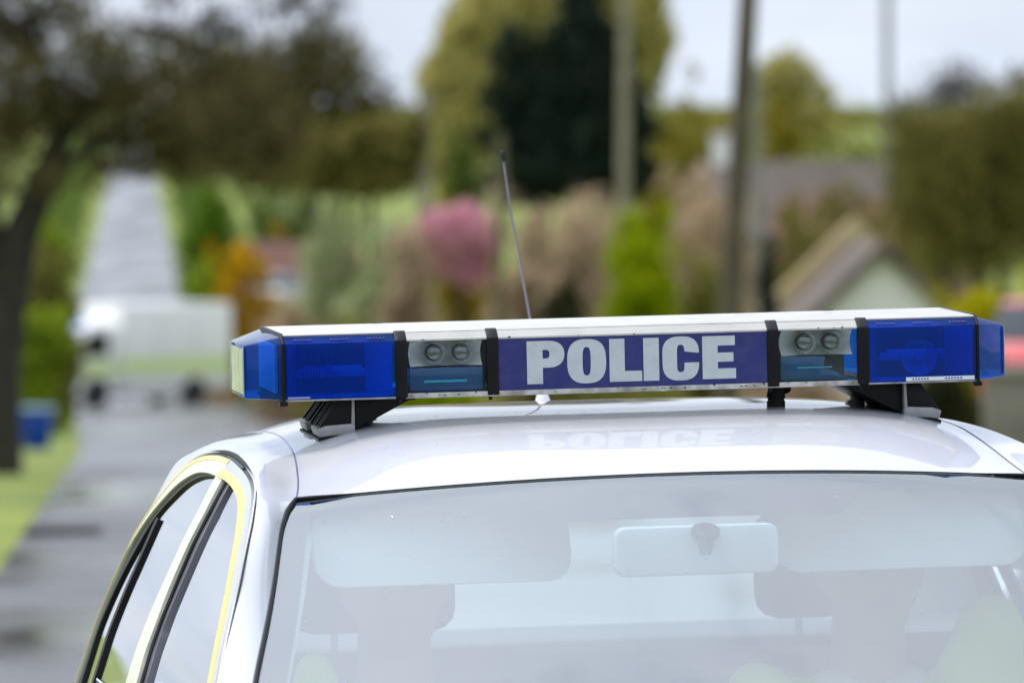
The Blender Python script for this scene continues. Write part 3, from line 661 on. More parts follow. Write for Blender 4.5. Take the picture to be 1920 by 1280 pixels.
# ------------------------------------------------------------------ vehicles in the background
def wheel(parent, x, y, r, w, side=1, rim=None):
    t = MB(); n = 20; t.tube([(x, y - w / 2, r), (x, y - w * .35, r), (x, y + w * .35, r), (x, y + w / 2, r)], [r * .9, r, r, r * .9], n)
    o = t.build('wheel', M['tyre'], parent, True)
    q = MB(); q.tube([(x, y + side * w * .5, r), (x, y + side * (w * .5 + .02), r)], [r * .55, r * .5], 16); q.build('rim', rim or M['steel'], o, True)
def lorry():
    d = 222; b = gpos(250, d); b.z += .02; r = empty('lorry', b, R(36))   # front towards -x
    wp = mat('lorry white paint', (0.92, 0.91, 0.88), .4, coat=.6, var=.04, vscale=2)
    st = mat('lorry lime stripe', (0.70, 0.84, 0.36), .5, var=.05, vscale=3)
    grey = mat('lorry chassis', (0.03, 0.03, 0.03), .7)
    red = mat('red reflector', (0.45, 0.04, 0.03), .4); amber = mat('amber tarp', (0.35, 0.17, 0.03), .6)
    c = MB(); c.prism([(-2.85, .45), (-1.25, .45), (-1.25, 2.55), (-2.05, 2.6), (-2.45, 2.5), (-2.78, 1.55), (-2.88, 1.2)], 'y', -1.05, 1.05); c.build('cab', wp, r, bevel=.06)
    bx = MB(); bx.box(-1.18, 2.95, -1.12, 1.12, .52, 3.2); bx.build('box_body', wp, r, bevel=.05)
    ws = MB(); ws.prism([(-2.475, 2.42), (-2.79, 1.56), (-2.80, 1.56), (-2.49, 2.43)], 'y', -.92, .92); ws.build('windscreen', M['carglass'], r)
    for s in (-1, 1):
        w = MB(); w.prism([(-2.55, 1.6), (-1.6, 1.6), (-1.6, 2.35), (-2.3, 2.35)], 'y', s * 1.052, s * 1.062); w.build('side_window', M['carglass'], r)
        q = MB(); q.box(-1.15, 2.93, s * 1.124, s * 1.132, 1.05, 1.55); q.build('stripe', st, r)
        q = MB(); q.box(-2.8, -1.3, s * 1.054, s * 1.064, 1.0, 1.45); q.build('cab_stripe', st, r)
        q = MB(); q.box(-.85, 1.0, s * 1.0 - .05, s * 1.0 + .05, .3, .75); q.build('side_skirt', wp, r, bevel=.02)
        wheel(r, -2.05, s * .98, .48, .26, s, grey); wheel(r, 1.55, s * .98, .48, .3, s, grey)
        q = MB(); q.box(-2.95, -2.83, s * .72 - .2, s * .72 + .2, .7, .92); q.build('headlight', M['clear'] if False else M['steel'], r, bevel=.02)
        q = MB(); q.box(-2.65, -2.55, s * 1.15, s * 1.38, 1.7, 2.15); q.build('wing_mirror', grey, r, bevel=.02)
        q = MB(); q.box(2.955, 2.98, s * .9 - .12, s * .9 + .12, .55, .75); q.build('tail_light', red, r)
        q = MB(); q.box(2.0, 2.9, s * .95 - .1, s * .95 + .1, .35, .74); q.build('side_locker', amber, r, bevel=.02)
    q = MB(); q.box(-2.995, -2.982, -.26, .26, .42, .54); q.build('number_plate', M['yellow'], r)
    for s in (-1, 1):
        for x in (.2, 1.6): q = MB(); q.box(x - .015, x + .015, s * 1.121, s * 1.128, 1.6, 3.1); q.build('body_rib', mat('lorry rib', (.5, .5, .5), .5), r)
    q = MB(); q.box(-2.98, -2.8, -1.05, 1.05, .35, .65); q.build('bumper', wp, r, bevel=.03)
    q = MB(); q.box(-2.2, 2.9, -.5, .5, .45, .74); q.build('chassis', grey, r)
    q = MB(); q.box(-2.35, -2.15, -.55, .55, 2.62, 2.78); q.build('beacon_bar', M['blue'], r, bevel=.02)
    tag(r, 'white box lorry with lime stripe turned across the wet road', 'lorry')
lorry()
def small_car(label, d, px, paint, rz, lift=.02):
    b = gpos(px, d); b.z += lift; r = empty('parked_car', b, rz)   # rear/front along x
    prof = [(-2.0, .35), (2.0, .35), (2.05, .75), (1.7, .92), (1.0, .98), (-1.75, 1.0), (-2.05, .8)]
    q = MB(); q.prism(prof, 'y', -.85, .85); q.build('body', paint, r, bevel=.06)
    q = MB(); v = []
    for (x, z, w) in [(-1.7, .97, .8), (1.05, .96, .8), (.25, 1.42, .62), (-1.2, 1.43, .62)]: v += [(x, -w, z), (x, w, z)]
    q.add(v, [(0, 2, 4, 6), (1, 7, 5, 3), (2, 3, 5, 4), (4, 5, 7, 6), (6, 7, 1, 0)]); q.build('cabin', M['carglass'], r, bevel=.03)
    q = MB(); q.prism([(-1.15, 1.44), (.2, 1.43), (.1, 1.48), (-1.05, 1.49)], 'y', -.62, .62); q.build('roof', paint, r, bevel=.015)
    for s in (-1, 1):
        for x in (-1.25, 1.3): wheel(r, x, s * .75, .31, .2, s)
        q = MB(); q.box(1.98, 2.06, s * .62 - .15, s * .62 + .15, .62, .76); q.build('headlight', M['steel'], r, bevel=.02)
        q = MB(); q.box(-2.07, -1.98, s * .66 - .12, s * .66 + .12, .65, .85); q.build('tail_light', M['redl'], r, bevel=.02)
    return tag(r, label, 'car')
M['redl'] = mat('red lamp', (0.5, 0.03, 0.02), .2, coat=1)
small_car('small white car parked beside the orange yellow bush', 255, 520, mat('white car', (0.75, 0.74, 0.73), .3, coat=1), R(70), 2.75)
small_car('red car at the right edge below the golden hedge', 88, 1985, mat('red car', (0.62, 0.05, 0.04), .3, coat=1), R(82), .42)
small_car('dark blue car behind the tail of the white lorry', 262, 455, mat('navy car', (0.03, 0.035, 0.08), .3, coat=1), R(20))
def bin_():
    d = 99; b = gpos(68, d); r = empty('recycling_bin', b); bl = mat('blue bin plastic', (0.005, 0.055, 0.35), .4, var=.1); gr = mat('pale bin lid', (0.20, 0.32, 0.42), .4)
    q = MB(); v = []
    for z, w, dd in ((0, .17, .2), (.52, .235, .26)):
        v += [(-w, -dd, z), (w, -dd, z), (w, dd, z), (-w, dd, z)]
    q.add(v, [(0, 3, 2, 1), (4, 5, 6, 7), (0, 1, 5, 4), (1, 2, 6, 5), (2, 3, 7, 6), (3, 0, 4, 7)]); q.build('body', bl, r, bevel=.02)
    q = MB(); q.box(-.25, .25, -.28, .28, .525, .585); q.build('lid', gr, r, bevel=.02)
    q = MB(); q.tube([(-.2, .3, .55), (.2, .3, .55)], .018, 8); q.build('handle', bl, r, True)
    tag(r, 'blue bin with pale lid standing on the left verge', 'bin')
bin_()
def grate():
    d = 48; b = gpos(72, d); b.x = float(xl(d)) + .28; b.z += .045; r = empty('drain_grate', b); dk = mat('cast iron', (0.02, 0.02, 0.02), .6, .3)
    q = MB(); q.box(-.22, .22, -.24, .24, -.05, .0); q.build('pit', M['black'], r)
    q = MB(); q.box(-.25, -.2, -.26, .26, -.02, .03); q.build('frame_side', dk, r); q = MB(); q.box(.2, .25, -.26, .26, -.02, .03); q.build('frame_side', dk, r)
    for k in range(7): q = MB(); q.box(-.2, .2, -.24 + k * .075, -.205 + k * .075, -.01, .026); q.build('bar', dk, r, bevel=.004)
    tag(r, 'dark iron drain grate at the left edge of the road', 'drain')
grate()
def garden_wall(label, d, px0, px1, h, m, name='garden_wall'):
    a = gpos(px0, d); c = gpos(px1, d); r = empty(name, a); w = c.x - a.x; z0 = min(0, c.z - a.z) - .3
    q = MB(); q.box(0, w, -.12, .12, z0, h); q.build('wall', m, r, bevel=.01)
    q = MB(); q.box(-.03, w + .03, -.17, .17, h + .003, h + .08); q.build('coping', mk, r, bevel=.015)
    return tag(r, label, 'wall')
garden_wall('low grey stone wall on the verge left of the lorry', 190, 60, 140, 1.1, mk)
garden_wall('grey brown garden wall at the right edge below the red car', 70, 1845, 2150, 1.05, mat('stone wall', (0.23, 0.20, 0.17), .85, var=.3, vscale=3))

# ================================================================== the police car
# car frame: x to the photo's right, y rearwards, z up, origin on the road under the light bar
car = empty('police_car', (.20, 11.0, 0)); car.rotation_euler = (0, R(-1.37), R(9)); car.rotation_mode = 'XYZ'
car.rotation_euler = (Matrix.Rotation(R(9), 3, 'Z') @ Matrix.Rotation(R(-1.37), 3, 'Y')).to_euler('XYZ')
tag(car, 'white police car with blue light bar and yellow door frames, facing the camera', 'car')
SZ = [.80, .90, .95, 1.12, 1.187, 1.30, 1.36, 1.39, 1.41, 1.425]
SW = [.850, .832, .818, .755, .7255, .6705, .6355, .6155, .5985, .588]
_sz = np.linspace(.80, 1.425, 200); _sw = np.interp(_sz, SZ, SW)
for _ in range(3): _sw[3:-3] = np.convolve(_sw, np.ones(7) / 7, 'same')[3:-3]
def half(y, z):
    w = float(np.interp(z, _sz, _sw)) * (1 - .012 * ((y - .3) / 1.1) ** 2)
    if y > .68: w -= .10 * (y - .68) + .16 * (y - .68) ** 2
    return w
def S(y, z, off=0.0): return (-(half(y, z) + off), y, z)
SEAM = [(-1.10, .99), (-.99, 1.066), (-.872, 1.143), (-.752, 1.222), (-.657, 1.282), (-.553, 1.33), (-.503, 1.35), (-.436, 1.371), (-.381, 1.384), (-.307, 1.395), (-.22, 1.403), (-.12, 1.409), (-.03, 1.413), (.06, 1.416), (.192, 1.416), (.33, 1.411), (.43, 1.402), (.50, 1.386), (.57, 1.354), (.636, 1.306), (.70, 1.25), (.75, 1.19), (.78, 1.13), (.80, 1.06), (.81, .98)]
INNER = [(-.748, -1.19, 1.005), (-.716, -1.045, 1.075), (-.683, -.895, 1.145), (-.646, -.742, 1.214), (-.620, -.626, 1.267), (-.593, -.495, 1.327), (-.584, -.462, 1.342), (-.571, -.422, 1.360), (-.556, -.393, 1.371), (-.543, -.32, 1.389), (-.535, -.25, 1.405), (-.527, -.16, 1.422), (-.522, -.07, 1.433), (-.516, .05, 1.440), (-.512, .2, 1.443), (-.512, .36, 1.440), (-.513, .5, 1.433), (-.516, .62, 1.420), (-.525, .76, 1.402), (-.545, .95, 1.37), (-.575, 1.1, 1.30), (-.60, 1.22, 1.225), (-.625, 1.33, 1.15), (-.645, 1.42, 1.08), (-.665, 1.5, 1.0)]
NS = 145
seam = catmull(SEAM, NS); inner = catmull(INNER, NS)
seam3 = np.array([S(y, z) for y, z in seam])
def mirror(G): return [[(-p[0], p[1], p[2]) for p in r] for r in G]
def both(fn):
    for s in (1, -1): fn(s)
# roof
J0, J1 = 8 * 6, 19 * 6                       # corner rows in the resampled curves
edge = inner[J0:J1 + 1]
def zc(y):
    if y < .05: return 1.4765 - .376 * (.05 - y) ** 2.6
    return 1.4765 - .035 * (y - .05) ** 2 - (.25 * max(0, y - .75) ** 2)
def roof_pt(row, u):
    xe, ye, ze = edge[row]; t = row / (len(edge) - 1); xe = -xe
    bul = .105 * (1 - t) ** 2 - .10 * t ** 2
    yc = ye - bul; k = 1 - abs(u) ** 2.0; p = 1 - abs(u) ** (2.0 + 3.0 * min(1, row / 16))
    return (xe * u, ye - bul * k, ze + (zc(yc) - ze) * p)
NU = 61
US = np.sin(np.linspace(-1, 1, NU) * math.pi / 2)
roofG = [[roof_pt(i, u) for u in US] for i in range(len(edge))]
slab('roof', roofG, .012, M['white'], car, (0, .2, .9))
def roofz(x, y):
    best = None
    for i in range(len(edge)):
        xe = -edge[i][0]; p = roof_pt(i, max(-1, min(1, x / xe)))
        if best is None or abs(p[1] - y) < best[0]: best = (abs(p[1] - y), p[2])
    return best[1]
# roof rail + A pillar + C pillar: one pressing each side, rolled from the roof into the side
def rail(s):
    G = []; m_ = 14
    for i in range(NS):
        A = np.array(inner[i]); B = seam3[i]
        kk = min(1, max(0, (i - (J0 - 22)) / 34)); kk = kk * kk * (3 - 2 * kk)
        if i <= J1: a_t = np.array([-.97, .10, -.02]) * (1 - kk) + np.array([-1, 0, -.22]) * kk
        else: a_t = np.array([-.25, -1, .05])
        b_t = np.array(S(seam[i][0], seam[i][1] - .02)) - np.array(S(seam[i][0], seam[i][1] + .005)); b_t /= np.linalg.norm(b_t)
        if i > J1: b_t = np.array([-.15, -1, 0]) if False else (B - np.array(S(seam[i][0] + .05, seam[i][1]))) / .05
        ln = np.linalg.norm(B - A) * (.55 if i > J1 else 1)
        if i <= J1: b_t = b_t * (.5 + .5 * kk) + np.array([0, .5, .1]) * .6 * (1 - kk); b_t /= np.linalg.norm(b_t)
        row = []
        for j in range(m_):
            t = j / (m_ - 1); h0 = 2 * t**3 - 3 * t**2 + 1; h1 = t**3 - 2 * t**2 + t; h2 = -2 * t**3 + 3 * t**2; h3 = t**3 - t**2
            H = h0 * A + h1 * a_t / np.linalg.norm(a_t) * ln + h2 * B + h3 * b_t * ln
            if i <= J1:
                dr_ = inner[min(i + 2, NS - 1)] - inner[max(i - 2, 0)]; n_ = np.cross(B - A, dr_); n_ /= np.linalg.norm(n_) + 1e-9
                if n_[0] > 0 and n_[1] > 0 or n_ @ np.array([-.5, -.6, .6]) < 0: n_ = -n_
                H = H * kk + (A + (B - A) * t + n_ * ln * .13 * 4 * t * (1 - t)) * (1 - kk)
            row.append(tuple(H))
        G.append(row)
    # smooth the blend of tangents along the pillar
    P = np.array(G)
    for _ in range(12):
        Q = P.copy(); Q[1:-1, 1:-1] = (P[:-2, 1:-1] + 2 * P[1:-1, 1:-1] + P[2:, 1:-1]) / 4; P = Q
    G = [[(s * p[0], p[1], p[2]) for p in r] for r in P]
    slab('roof_rail', G, .02, M['white'], car, (0, .1, 1.0))
both(rail)
def tube_part(name, pts, rad, m, parent=car, seg=8, s=1):
    q = MB(); q.tube([(s * p[0], p[1], p[2]) for p in pts], rad, seg); return q.build(name, m, parent, True)
# shut line of the doors against the roof rail; roof ditch seam
both(lambda s: tube_part('door_seal', [S(y, z, -.004) for y, z in seam], [.0018 + .003 * math.exp(-((y - .05) / .32) ** 2) for y, z in seam], M['black'], s=s))
both(lambda s: tube_part('roof_seam', [(p[0], p[1], p[2] - .0002) for p in edge[:-1]], .0016, M['greytrim'], s=s))
# windscreen
wse = inner[:J0 + 1][::-1]                   # from the top corner down
_al = np.concatenate([[0], np.cumsum(np.linalg.norm(np.diff(wse, axis=0), axis=1))]); wse = np.stack([np.interp(np.linspace(0, _al[-1], 60), _al, wse[:, k]) for k in range(3)], 1)
def ws_pt(v, u, off=0.0):
    k = v * (len(wse) - 1); i = min(int(k), len(wse) - 2); t = k - i; e = wse[i] * (1 - t) + wse[i + 1] * t
    q = 1 - u * u; bul = .105 + .07 * v; h = .027 * (1 - v) + .004 * v
    return (-e[0] * u + 0, e[1] - bul * q + off * .42, e[2] + h * q - off * .9)
VS = np.linspace(0, 1, 40)
sheet('windscreen', [[ws_pt(v, u, .002) for u in np.linspace(-1, 1, 61)] for v in VS], M['windscreen'], car)
def smst(a, b, x): t = min(1, max(0, (x - a) / (b - a))); return t * t * (3 - 2 * t)
def frit_depth(u): return .046 + .10 * (1 - smst(.36, .50, abs(u)))
sheet('windscreen_border', [[ws_pt(frit_depth(u) * k / 6, u, .007) for u in np.linspace(-.999, .999, 161)] for k in range(7)], M['frit'], car)
both(lambda s: sheet('windscreen_border', [[ws_pt(v, s * (1 - .062 * k / 3), .0085) for k in range(4)] for v in VS], M['frit'], car))
outl = [ws_pt(v, -1, .0) for v in VS[::-1]] + [ws_pt(0, u, .0) for u in np.linspace(-1, 1, 61)[1:]] + [ws_pt(v, 1, .0) for v in VS[1:]]
tube_part('windscreen_seal', outl, [.0009 + .0030 * smst(.46, .56, abs(p[0])) for p in outl], M['black'])
# raindrops
rn = random.Random(3); dm = MB()
for k in range(70):
    v, u = rn.random() * .75 + .01, rn.uniform(-.99, .99)
    if rn.random() < .35: u = rn.uniform(-.99, -.5); v = rn.random() * .25
    p = Vector(ws_pt(v, u, -.0002)); rr = rn.choice((.0014, .0018, .0022, .003)); n_ = Vector((0, -.42, .9)); a_ = Vector((1, 0, 0)); b_ = n_.cross(a_)
    vv = [p + n_ * rr * .55]; ff = []
    for h, q in ((.42, .6), (0, 1)):
        for i in range(8): t = i * math.pi / 4; vv.append(p + n_ * rr * h + (a_ * math.cos(t) * q + b_ * math.sin(t) * q * 1.15) * rr)
    ff = [(0, 1 + i, 1 + (i + 1) % 8) for i in range(8)] + [(1 + i, 9 + i, 9 + (i + 1) % 8, 1 + (i + 1) % 8) for i in range(8)]
    dm.add(vv, ff)
o = dm.build('raindrops', M['drop'], car, True); o['kind'] = 'stuff'
dm = MB(); rn = random.Random(31)
for k in range(150):
    i = rn.randrange(2, len(edge) - 40); u = rn.choice((-1, -1, 1)) * rn.uniform(.1, .99); p = Vector(roof_pt(i, u)); rr = rn.choice((.0012, .0016, .0022, .0028))
    vv = [p + Vector((0, 0, rr * .6))]
    for h, q in ((.4, .65), (-.2, 1)):
        for j in range(8): t = j * math.pi / 4; vv.append(p + Vector((math.cos(t) * q * rr, math.sin(t) * q * rr * 1.2, h * rr)))
    dm.add(vv, [(0, 1 + j, 1 + (j + 1) % 8) for j in range(8)] + [(1 + j, 9 + j, 9 + (j + 1) % 8, 1 + (j + 1) % 8) for j in range(8)])
o = dm.build('raindrops', M['drop'], car, True); o['kind'] = 'stuff'
# ---- doors: frames, pillars, glass, on the side surface
FG = [(-1.03, .985), (-.95, 1.045), (-.801, 1.135), (-.735, 1.178), (-.67, 1.217), (-.589, 1.262), (-.484, 1.311), (-.362, 1.350), (-.284, 1.366), (-.212, 1.3745), (-.119, 1.381), (-.03, 1.384), (.092, 1.3855)]
RS = [(.092, 1.3855), (.217, 1.385), (.332, 1.379), (.427, 1.364), (.503, 1.343), (.589, 1.305), (.655, 1.264), (.700, 1.217), (.722, 1.175), (.740, 1.14), (.755, 1.092), (.765, 1.043), (.772, .985)]
RI = [(.088, 1.382), (.2, 1.380), (.298, 1.373), (.392, 1.358), (.464, 1.336), (.53, 1.311), (.572, 1.285), (.600, 1.258), (.630, 1.22), (.645, 1.188), (.656, 1.155), (.660, 1.12), (.655, 1.085), (.640, 1.03), (.63, .985)]
seamA = [SEAM[i] for i in range(14)]; seamB = [SEAM[i] for i in range(13, 25)]
def strip(name, A, B, m, s, off=0.0, n=60, k=6, thick=.014):
    a = catmull(A, n); b = catmull(B, n)
    G = [[(lambda p: (s * p[0], p[1], p[2]))(S(*(a[i] * (1 - j / (k - 1)) + b[i] * (j / (k - 1))), off)) for j in range(k)] for i in range(n)]
    return slab(name, G, thick, m, car, (0, .1, 1.1))
def inset(c, dz): return [(y, z - dz) for y, z in c]
def doors(s):
    dn = lambda c, d: [(y + d * .5 * (1 if y < -.4 else (-1 if y > .5 else 0)), z - d) for y, z in c]
    strip('front_door_frame', dn(seamA, .005), FG, M['white'], s, .001)
    strip('rear_door_frame', dn(seamB, .005), RS, M['cream'], s, .001)
    def mixc(A, B, k, n=40): a = catmull(A, n); b = catmull(B, n); return [tuple(p) for p in a * (1 - k) + b * k]
    strip('door_tape', mixc(dn(seamA, .005), FG, .48), mixc(dn(seamA, .005), FG, .98), M['yellow'], s, .0022, thick=.001)
    strip('door_tape', mixc(dn(seamB, .005), RS, .02), mixc(dn(seamB, .005), RS, .24), M['yellow'], s, .0022, thick=.001)
    strip('window_seal', RS, RI, M['black'], s, -.004)
    bl = [(.092, 1.3855), (.062, 1.33), (.064, 1.268), (.066, 1.213), (.062, 1.16), (.051, 1.108), (.04, 1.07), (.02, .985)]
    bm_ = [(-.008, 1.3835), (-.03, 1.333), (-.03, 1.265), (-.04, 1.213), (-.058, 1.177), (-.07, 1.13), (-.097, 1.083), (-.125, .985)]
    br = [(-.081, 1.3825), (-.097, 1.338), (-.103, 1.308), (-.108, 1.27), (-.119, 1.181), (-.135, 1.15), (-.167, 1.089), (-.2, .985)]
    strip('b_pillar', bl, [(y + .012, z) for y, z in bm_], M['cream'], s, .001)
    strip('pillar_trim', [(y + .004, z) for y, z in bm_], br, M['greytrim'], s, -.003)
    mid = [((a[0] + b[0]) / 2, (a[1] + b[1]) / 2) for a, b in zip(bm_, br)]
    tube_part('pillar_seal', [S(y, z, -.002) for y, z in mid], .0045, M['black'], s=s)
    dv_ = [(.512, 1.300), (.509, 1.25), (.507, 1.2), (.506, 1.14), (.49, 1.06), (.475, .985)]
    strip('window_divider', [(y + .014, z) for y, z in dv_], [(y - .014, z) for y, z in dv_], M['black'], s, -.003)
    fz = np.linspace(.985, 1.382, 40); fgy = np.interp(fz, [p[1] for p in FG], [p[0] for p in FG]); bry = np.interp(fz, [p[1] for p in br[::-1]], [p[0] for p in br[::-1]])
    q = [[(lambda p: (s * p[0], p[1], p[2]))(S(fgy[i] - .01 + (bry[i] - fgy[i] + .02) * j / 15, fz[i], -.009)) for j in range(16)] for i in range(40)]
    sheet('front_window', q, M['sideglass'], car)
    riy = np.interp(fz, [p[1] for p in RI[::-1]], [p[0] for p in RI[::-1]]); bly = np.interp(fz, [p[1] for p in bl[::-1]], [p[0] for p in bl[::-1]])
    dvy = np.interp(fz, [p[1] for p in dv_[::-1]], [p[0] for p in dv_[::-1]])
    e1 = np.minimum(riy + .01, dvy + .005)
    q = [[(lambda p: (s * p[0], p[1], p[2]))(S(bly[i] - .01 + (e1[i] - bly[i] + .01) * j / 15, fz[i], -.009)) for j in range(16)] for i in range(40)]
    sheet('rear_window', q, M['sideglass'], car)
    q = [[(lambda p: (s * p[0], p[1], p[2]))(S(dvy[i] + .006 + max(.001, riy[i] + .004 - dvy[i]) * j / 5, fz[i], -.0092)) for j in range(6)] for i in range(33)]
    sheet('quarter_window', q, M['sideglass'], car)
both(doors)
# sticker inside the rear door glass
q = [[S(.46 - .16 * j / 4, 1.0 + .048 * i / 3, -.006) for j in range(5)] for i in range(4)]
stk = sheet('window_sticker', q, mat('blue sticker', (0.02, 0.04, 0.20), .5), car)
q = [[S(.462 - .162 * j / 4, 1.048 + .003 * i, -.005) for j in range(5)] for i in range(2)]
sheet('sticker_edge', q, M['interior_w'], stk)
# rear window
rwe = inner[J1:]
def rw_pt(v, u, off=0):
    k = v * (len(rwe) - 1); i = min(int(k), len(rwe) - 2); t = k - i; e = rwe[i] * (1 - t) + rwe[i + 1] * t; q = 1 - u * u
    return (-e[0] * u, e[1] + .10 * q, e[2] + .02 * q * (1 - v))
sheet('rear_screen', [[rw_pt(v, u) for u in np.linspace(-1, 1, 31)] for v in np.linspace(0, 1, 20)], M['rearglass'], car)
# lower body: bonnet, wings, doors, boot as one lofted shell below the belt
def lower_body():
    st = [(-2.28, .62, .45, .60), (-2.2, .74, .35, .70), (-2.0, .83, .28, .80), (-1.6, .865, .24, .90), (-1.28, .86, .22, .975), (-1.0, .86, .22, .985), (-.5, .865, .22, .985), (0, .87, .22, .985), (.5, .87, .22, .985), (.9, .865, .22, .99), (1.3, .82, .24, .95), (1.6, .78, .26, .94), (2.0, .74, .3, .93), (2.25, .70, .36, .90), (2.33, .58, .45, .80)]
    G = []
    for (y, w, z0, z1) in st:
        wt = half(y, .99) + .003 if -1.15 < y < 1.2 else w - .1
        wt = min(wt, w - .03)
        row = [(-w * .9, y, z0), (-w, y, z0 + .12), (-w, y, z0 + (z1 - z0) * .55), (-(w * .55 + wt * .45), y, z1 - .09), (-wt, y, z1 - .01)]
        ins = [(-wt * .6, y, z1 + (.035 if y < -1.2 or y > 1.5 else -.35)), (0, y, z1 + (.05 if y < -1.2 or y > 1.5 else -.35))]
        h = row + ins; G.append(h + [(-p[0], p[1], p[2]) for p in h[-2::-1]])
    o = slab('body', G, .012, M['yellow'], car, (0, 0, .5)); o.data.materials.append(M['white'])
    for p in o.data.polygons:
        if abs(p.normal.z) > .6: p.material_index = 1
lower_body()
for x in (-.76, .76):
    for y in (-1.45, 1.25):
        q = MB(); q.tube([(x - .1, y, .31), (x - .07, y, .31), (x + .07, y, .31), (x + .1, y, .31)], [.28, .31, .31, .28], 28); w = q.build('wheel', M['tyre'], car, True)
        q = MB(); sg = 1 if x > 0 else -1; q.tube([(x + sg * .1, y, .31), (x + sg * .108, y, .31)], [.2, .19], 24); q.build('rim', M['steel'], w, True)
for s in (-1, 1):
    q = MB(); q.box(s * .62 - .16, s * .62 + .16, -2.285, -2.19, .55, .68); q.build('headlight', M['steel'], car, bevel=.03)
    q = MB(); q.box(s * .96 - .1, s * .96 + .1, -.92, -.80, .93, 1.06); q.build('door_mirror', M['white'], car, bevel=.035)
# ---- cabin
sheet('headliner', [[(p[0] * .96, p[1] * .98, p[2] - .04) for p in r[::3]] for r in roofG[2::4]], M['headliner'], car)
both(lambda s: sheet('pillar_lining', [[(s * (inner[i][0] + .012 + .02 * j), inner[i][1] + .012 + .02 * j, inner[i][2] - .012 - .004 * j) for j in range(3)] for i in range(0, J0 + 1, 4)], M['pillartrim'], car))
def visor(s):
    q = MB(); poly = []
    for (cx, cz, a0) in ((.50, 1.280, -90), (.50, 1.325, 0), (.19, 1.325, 90), (.19, 1.280, 180)):
        for k in range(5): a = R(a0 + k * 22.5); poly.append((s * (cx + .038 * math.cos(a)), cz + .038 * math.sin(a)))
    q.prism(poly, 'y', -.012, .012, lambda p: (p[0], -.455 + p[1] - (p[2] - 1.24) * -.55, p[2]))
    q.build('sun_visor', M['visor'], car, bevel=.006)
both(visor)
q = MB(); poly = []
for (cx, cz, a0) in ((.105, 1.272, -90), (.105, 1.312, 0), (-.105, 1.312, 90), (-.105, 1.272, 180)):
    for k in range(5): a = R(a0 + k * 22.5); poly.append((cx + .016 * math.cos(a), cz + .016 * math.sin(a)))
q.prism(poly, 'y', -.648, -.615); im = q.build('interior_mirror', M['mirrorback'], car, bevel=.006)
q = MB(); q.tube([(.012, -.640, 1.290), (.012, -.648, 1.305), (.012, -.652, 1.318)], [.012, .012, .014], 12); q.build('mirror_stalk', M['trimdark'], im, True)
p0 = Vector(ws_pt(.190, 0.018, .01)); q = MB(); n_ = Vector((0, -.42, .9)); q.tube([p0 - n_ * .004, p0 + n_ * .004], [.021, .021], 20); q.build('mirror_mount', M['frit'], im, True)
def seat(x, y=0.06, w=.25, top=1.10, name='front_seat'):
    q = MB(); q.prism([(y - .10, .45), (y + .06, .45), (y + .17, top - .05), (y + .14, top), (y + .06, top), (y + .02, top - .06)], 'x', x - w, x + w); st_ = q.build(name, M['seat'], car, bevel=.045, seg=3)
    q = MB(); q.box(x - .13, x + .13, y + .06, y + .15, top + .03, top + .20); q.build('headrest', M['seat'], st_, bevel=.035, seg=3)
    for dx in (-.06, .06):
        q = MB(); q.tube([(x + dx, y + .11, top - .03), (x + dx, y + .11, top + .06)], .006, 8); q.build('headrest_post', M['steel'], st_, True)
    q = MB(); q.box(x - w, x + w, y - .55, y, .38, .52); q.build('seat_cushion', M['seat'], st_, bevel=.05)
seat(-.37); seat(.37)
q = MB(); q.box(-.62, .62, .80, .98, .5, 1.05); q.build('rear_seat', M['seat'], car, bevel=.05)
q = MB(); q.box(-.64, .64, .985, 1.55, 1.0, 1.03); q.build('parcel_shelf', M['trimdark'], car, bevel=.01)
q = MB(); q.prism([(-1.25, .75), (-.72, .75), (-.72, .92), (-.85, .985), (-1.24, .99)], 'x', -.68, .68); q.build('dashboard', M['trimdark'], car, bevel=.02)
q = MB(); q.box(-.7, .7, -1.2, 1.5, .30, .36); q.build('cabin_floor', M['trimdark'], car)
q = MB(); q.tube([(-.37 + .185 * math.cos(t), -.62 + .08 * math.sin(t), .88 + .165 * math.sin(t)) for t in np.linspace(0, 2 * math.pi, 29)], .016, 8, False); sw_ = q.build('steering_wheel', M['trimdark'], car, True)
q = MB(); q.tube([(-.37, -.62, .88), (-.37, -.74, .84)], [.06, .04], 12); q.build('steering_hub', M['trimdark'], sw_, True)
q = MB(); q.tube([(-.54, -.62, .88), (-.2, -.62, .88)], .014, 8); q.build('steering_spoke', M['trimdark'], sw_, True)

# ---- light bar (in car coordinates, tipped slightly nose down)
BZ = 1.56; cb, sb = math.cos(R(1.4)), math.sin(R(1.4))
def bar(p): x, y, z = p; return (x, y * cb - z * sb, BZ + y * sb + z * cb)
XE, YF = .5386, .14                          # seam position, front face
ZL, ZP0, ZP1, ZT, YB = -.048, -.044, .0365, .0475, .125
lid = MB()
lid.prism([(-YB, ZT), (-YB + .004, ZT + .003), (YB - .004, ZT + .003), (YB, ZT), (YB, ZT - .004), (-YB, ZT - .004)], 'x', -XE, XE)
light_bar = lid.build('light_bar', M['lid'], car, bevel=.0012, tf=bar); light_bar['label'] = 'long roof light bar with blue ends and POLICE sign'
q = MB(); q.box(-XE, XE, -YF + .002, YF - .002, ZL - .003, ZL); q.build('base_plate', M['base'], light_bar, bevel=.0008, tf=bar)
for s in (-1, 1):
    q = MB(); q.box(-.352, .352, *sorted((s * (YF + .0015), s * (YF - .006))), ZL - .0034, ZP0 + .0005); q.build('base_rail', M['base'], light_bar, bevel=.0008, tf=bar)
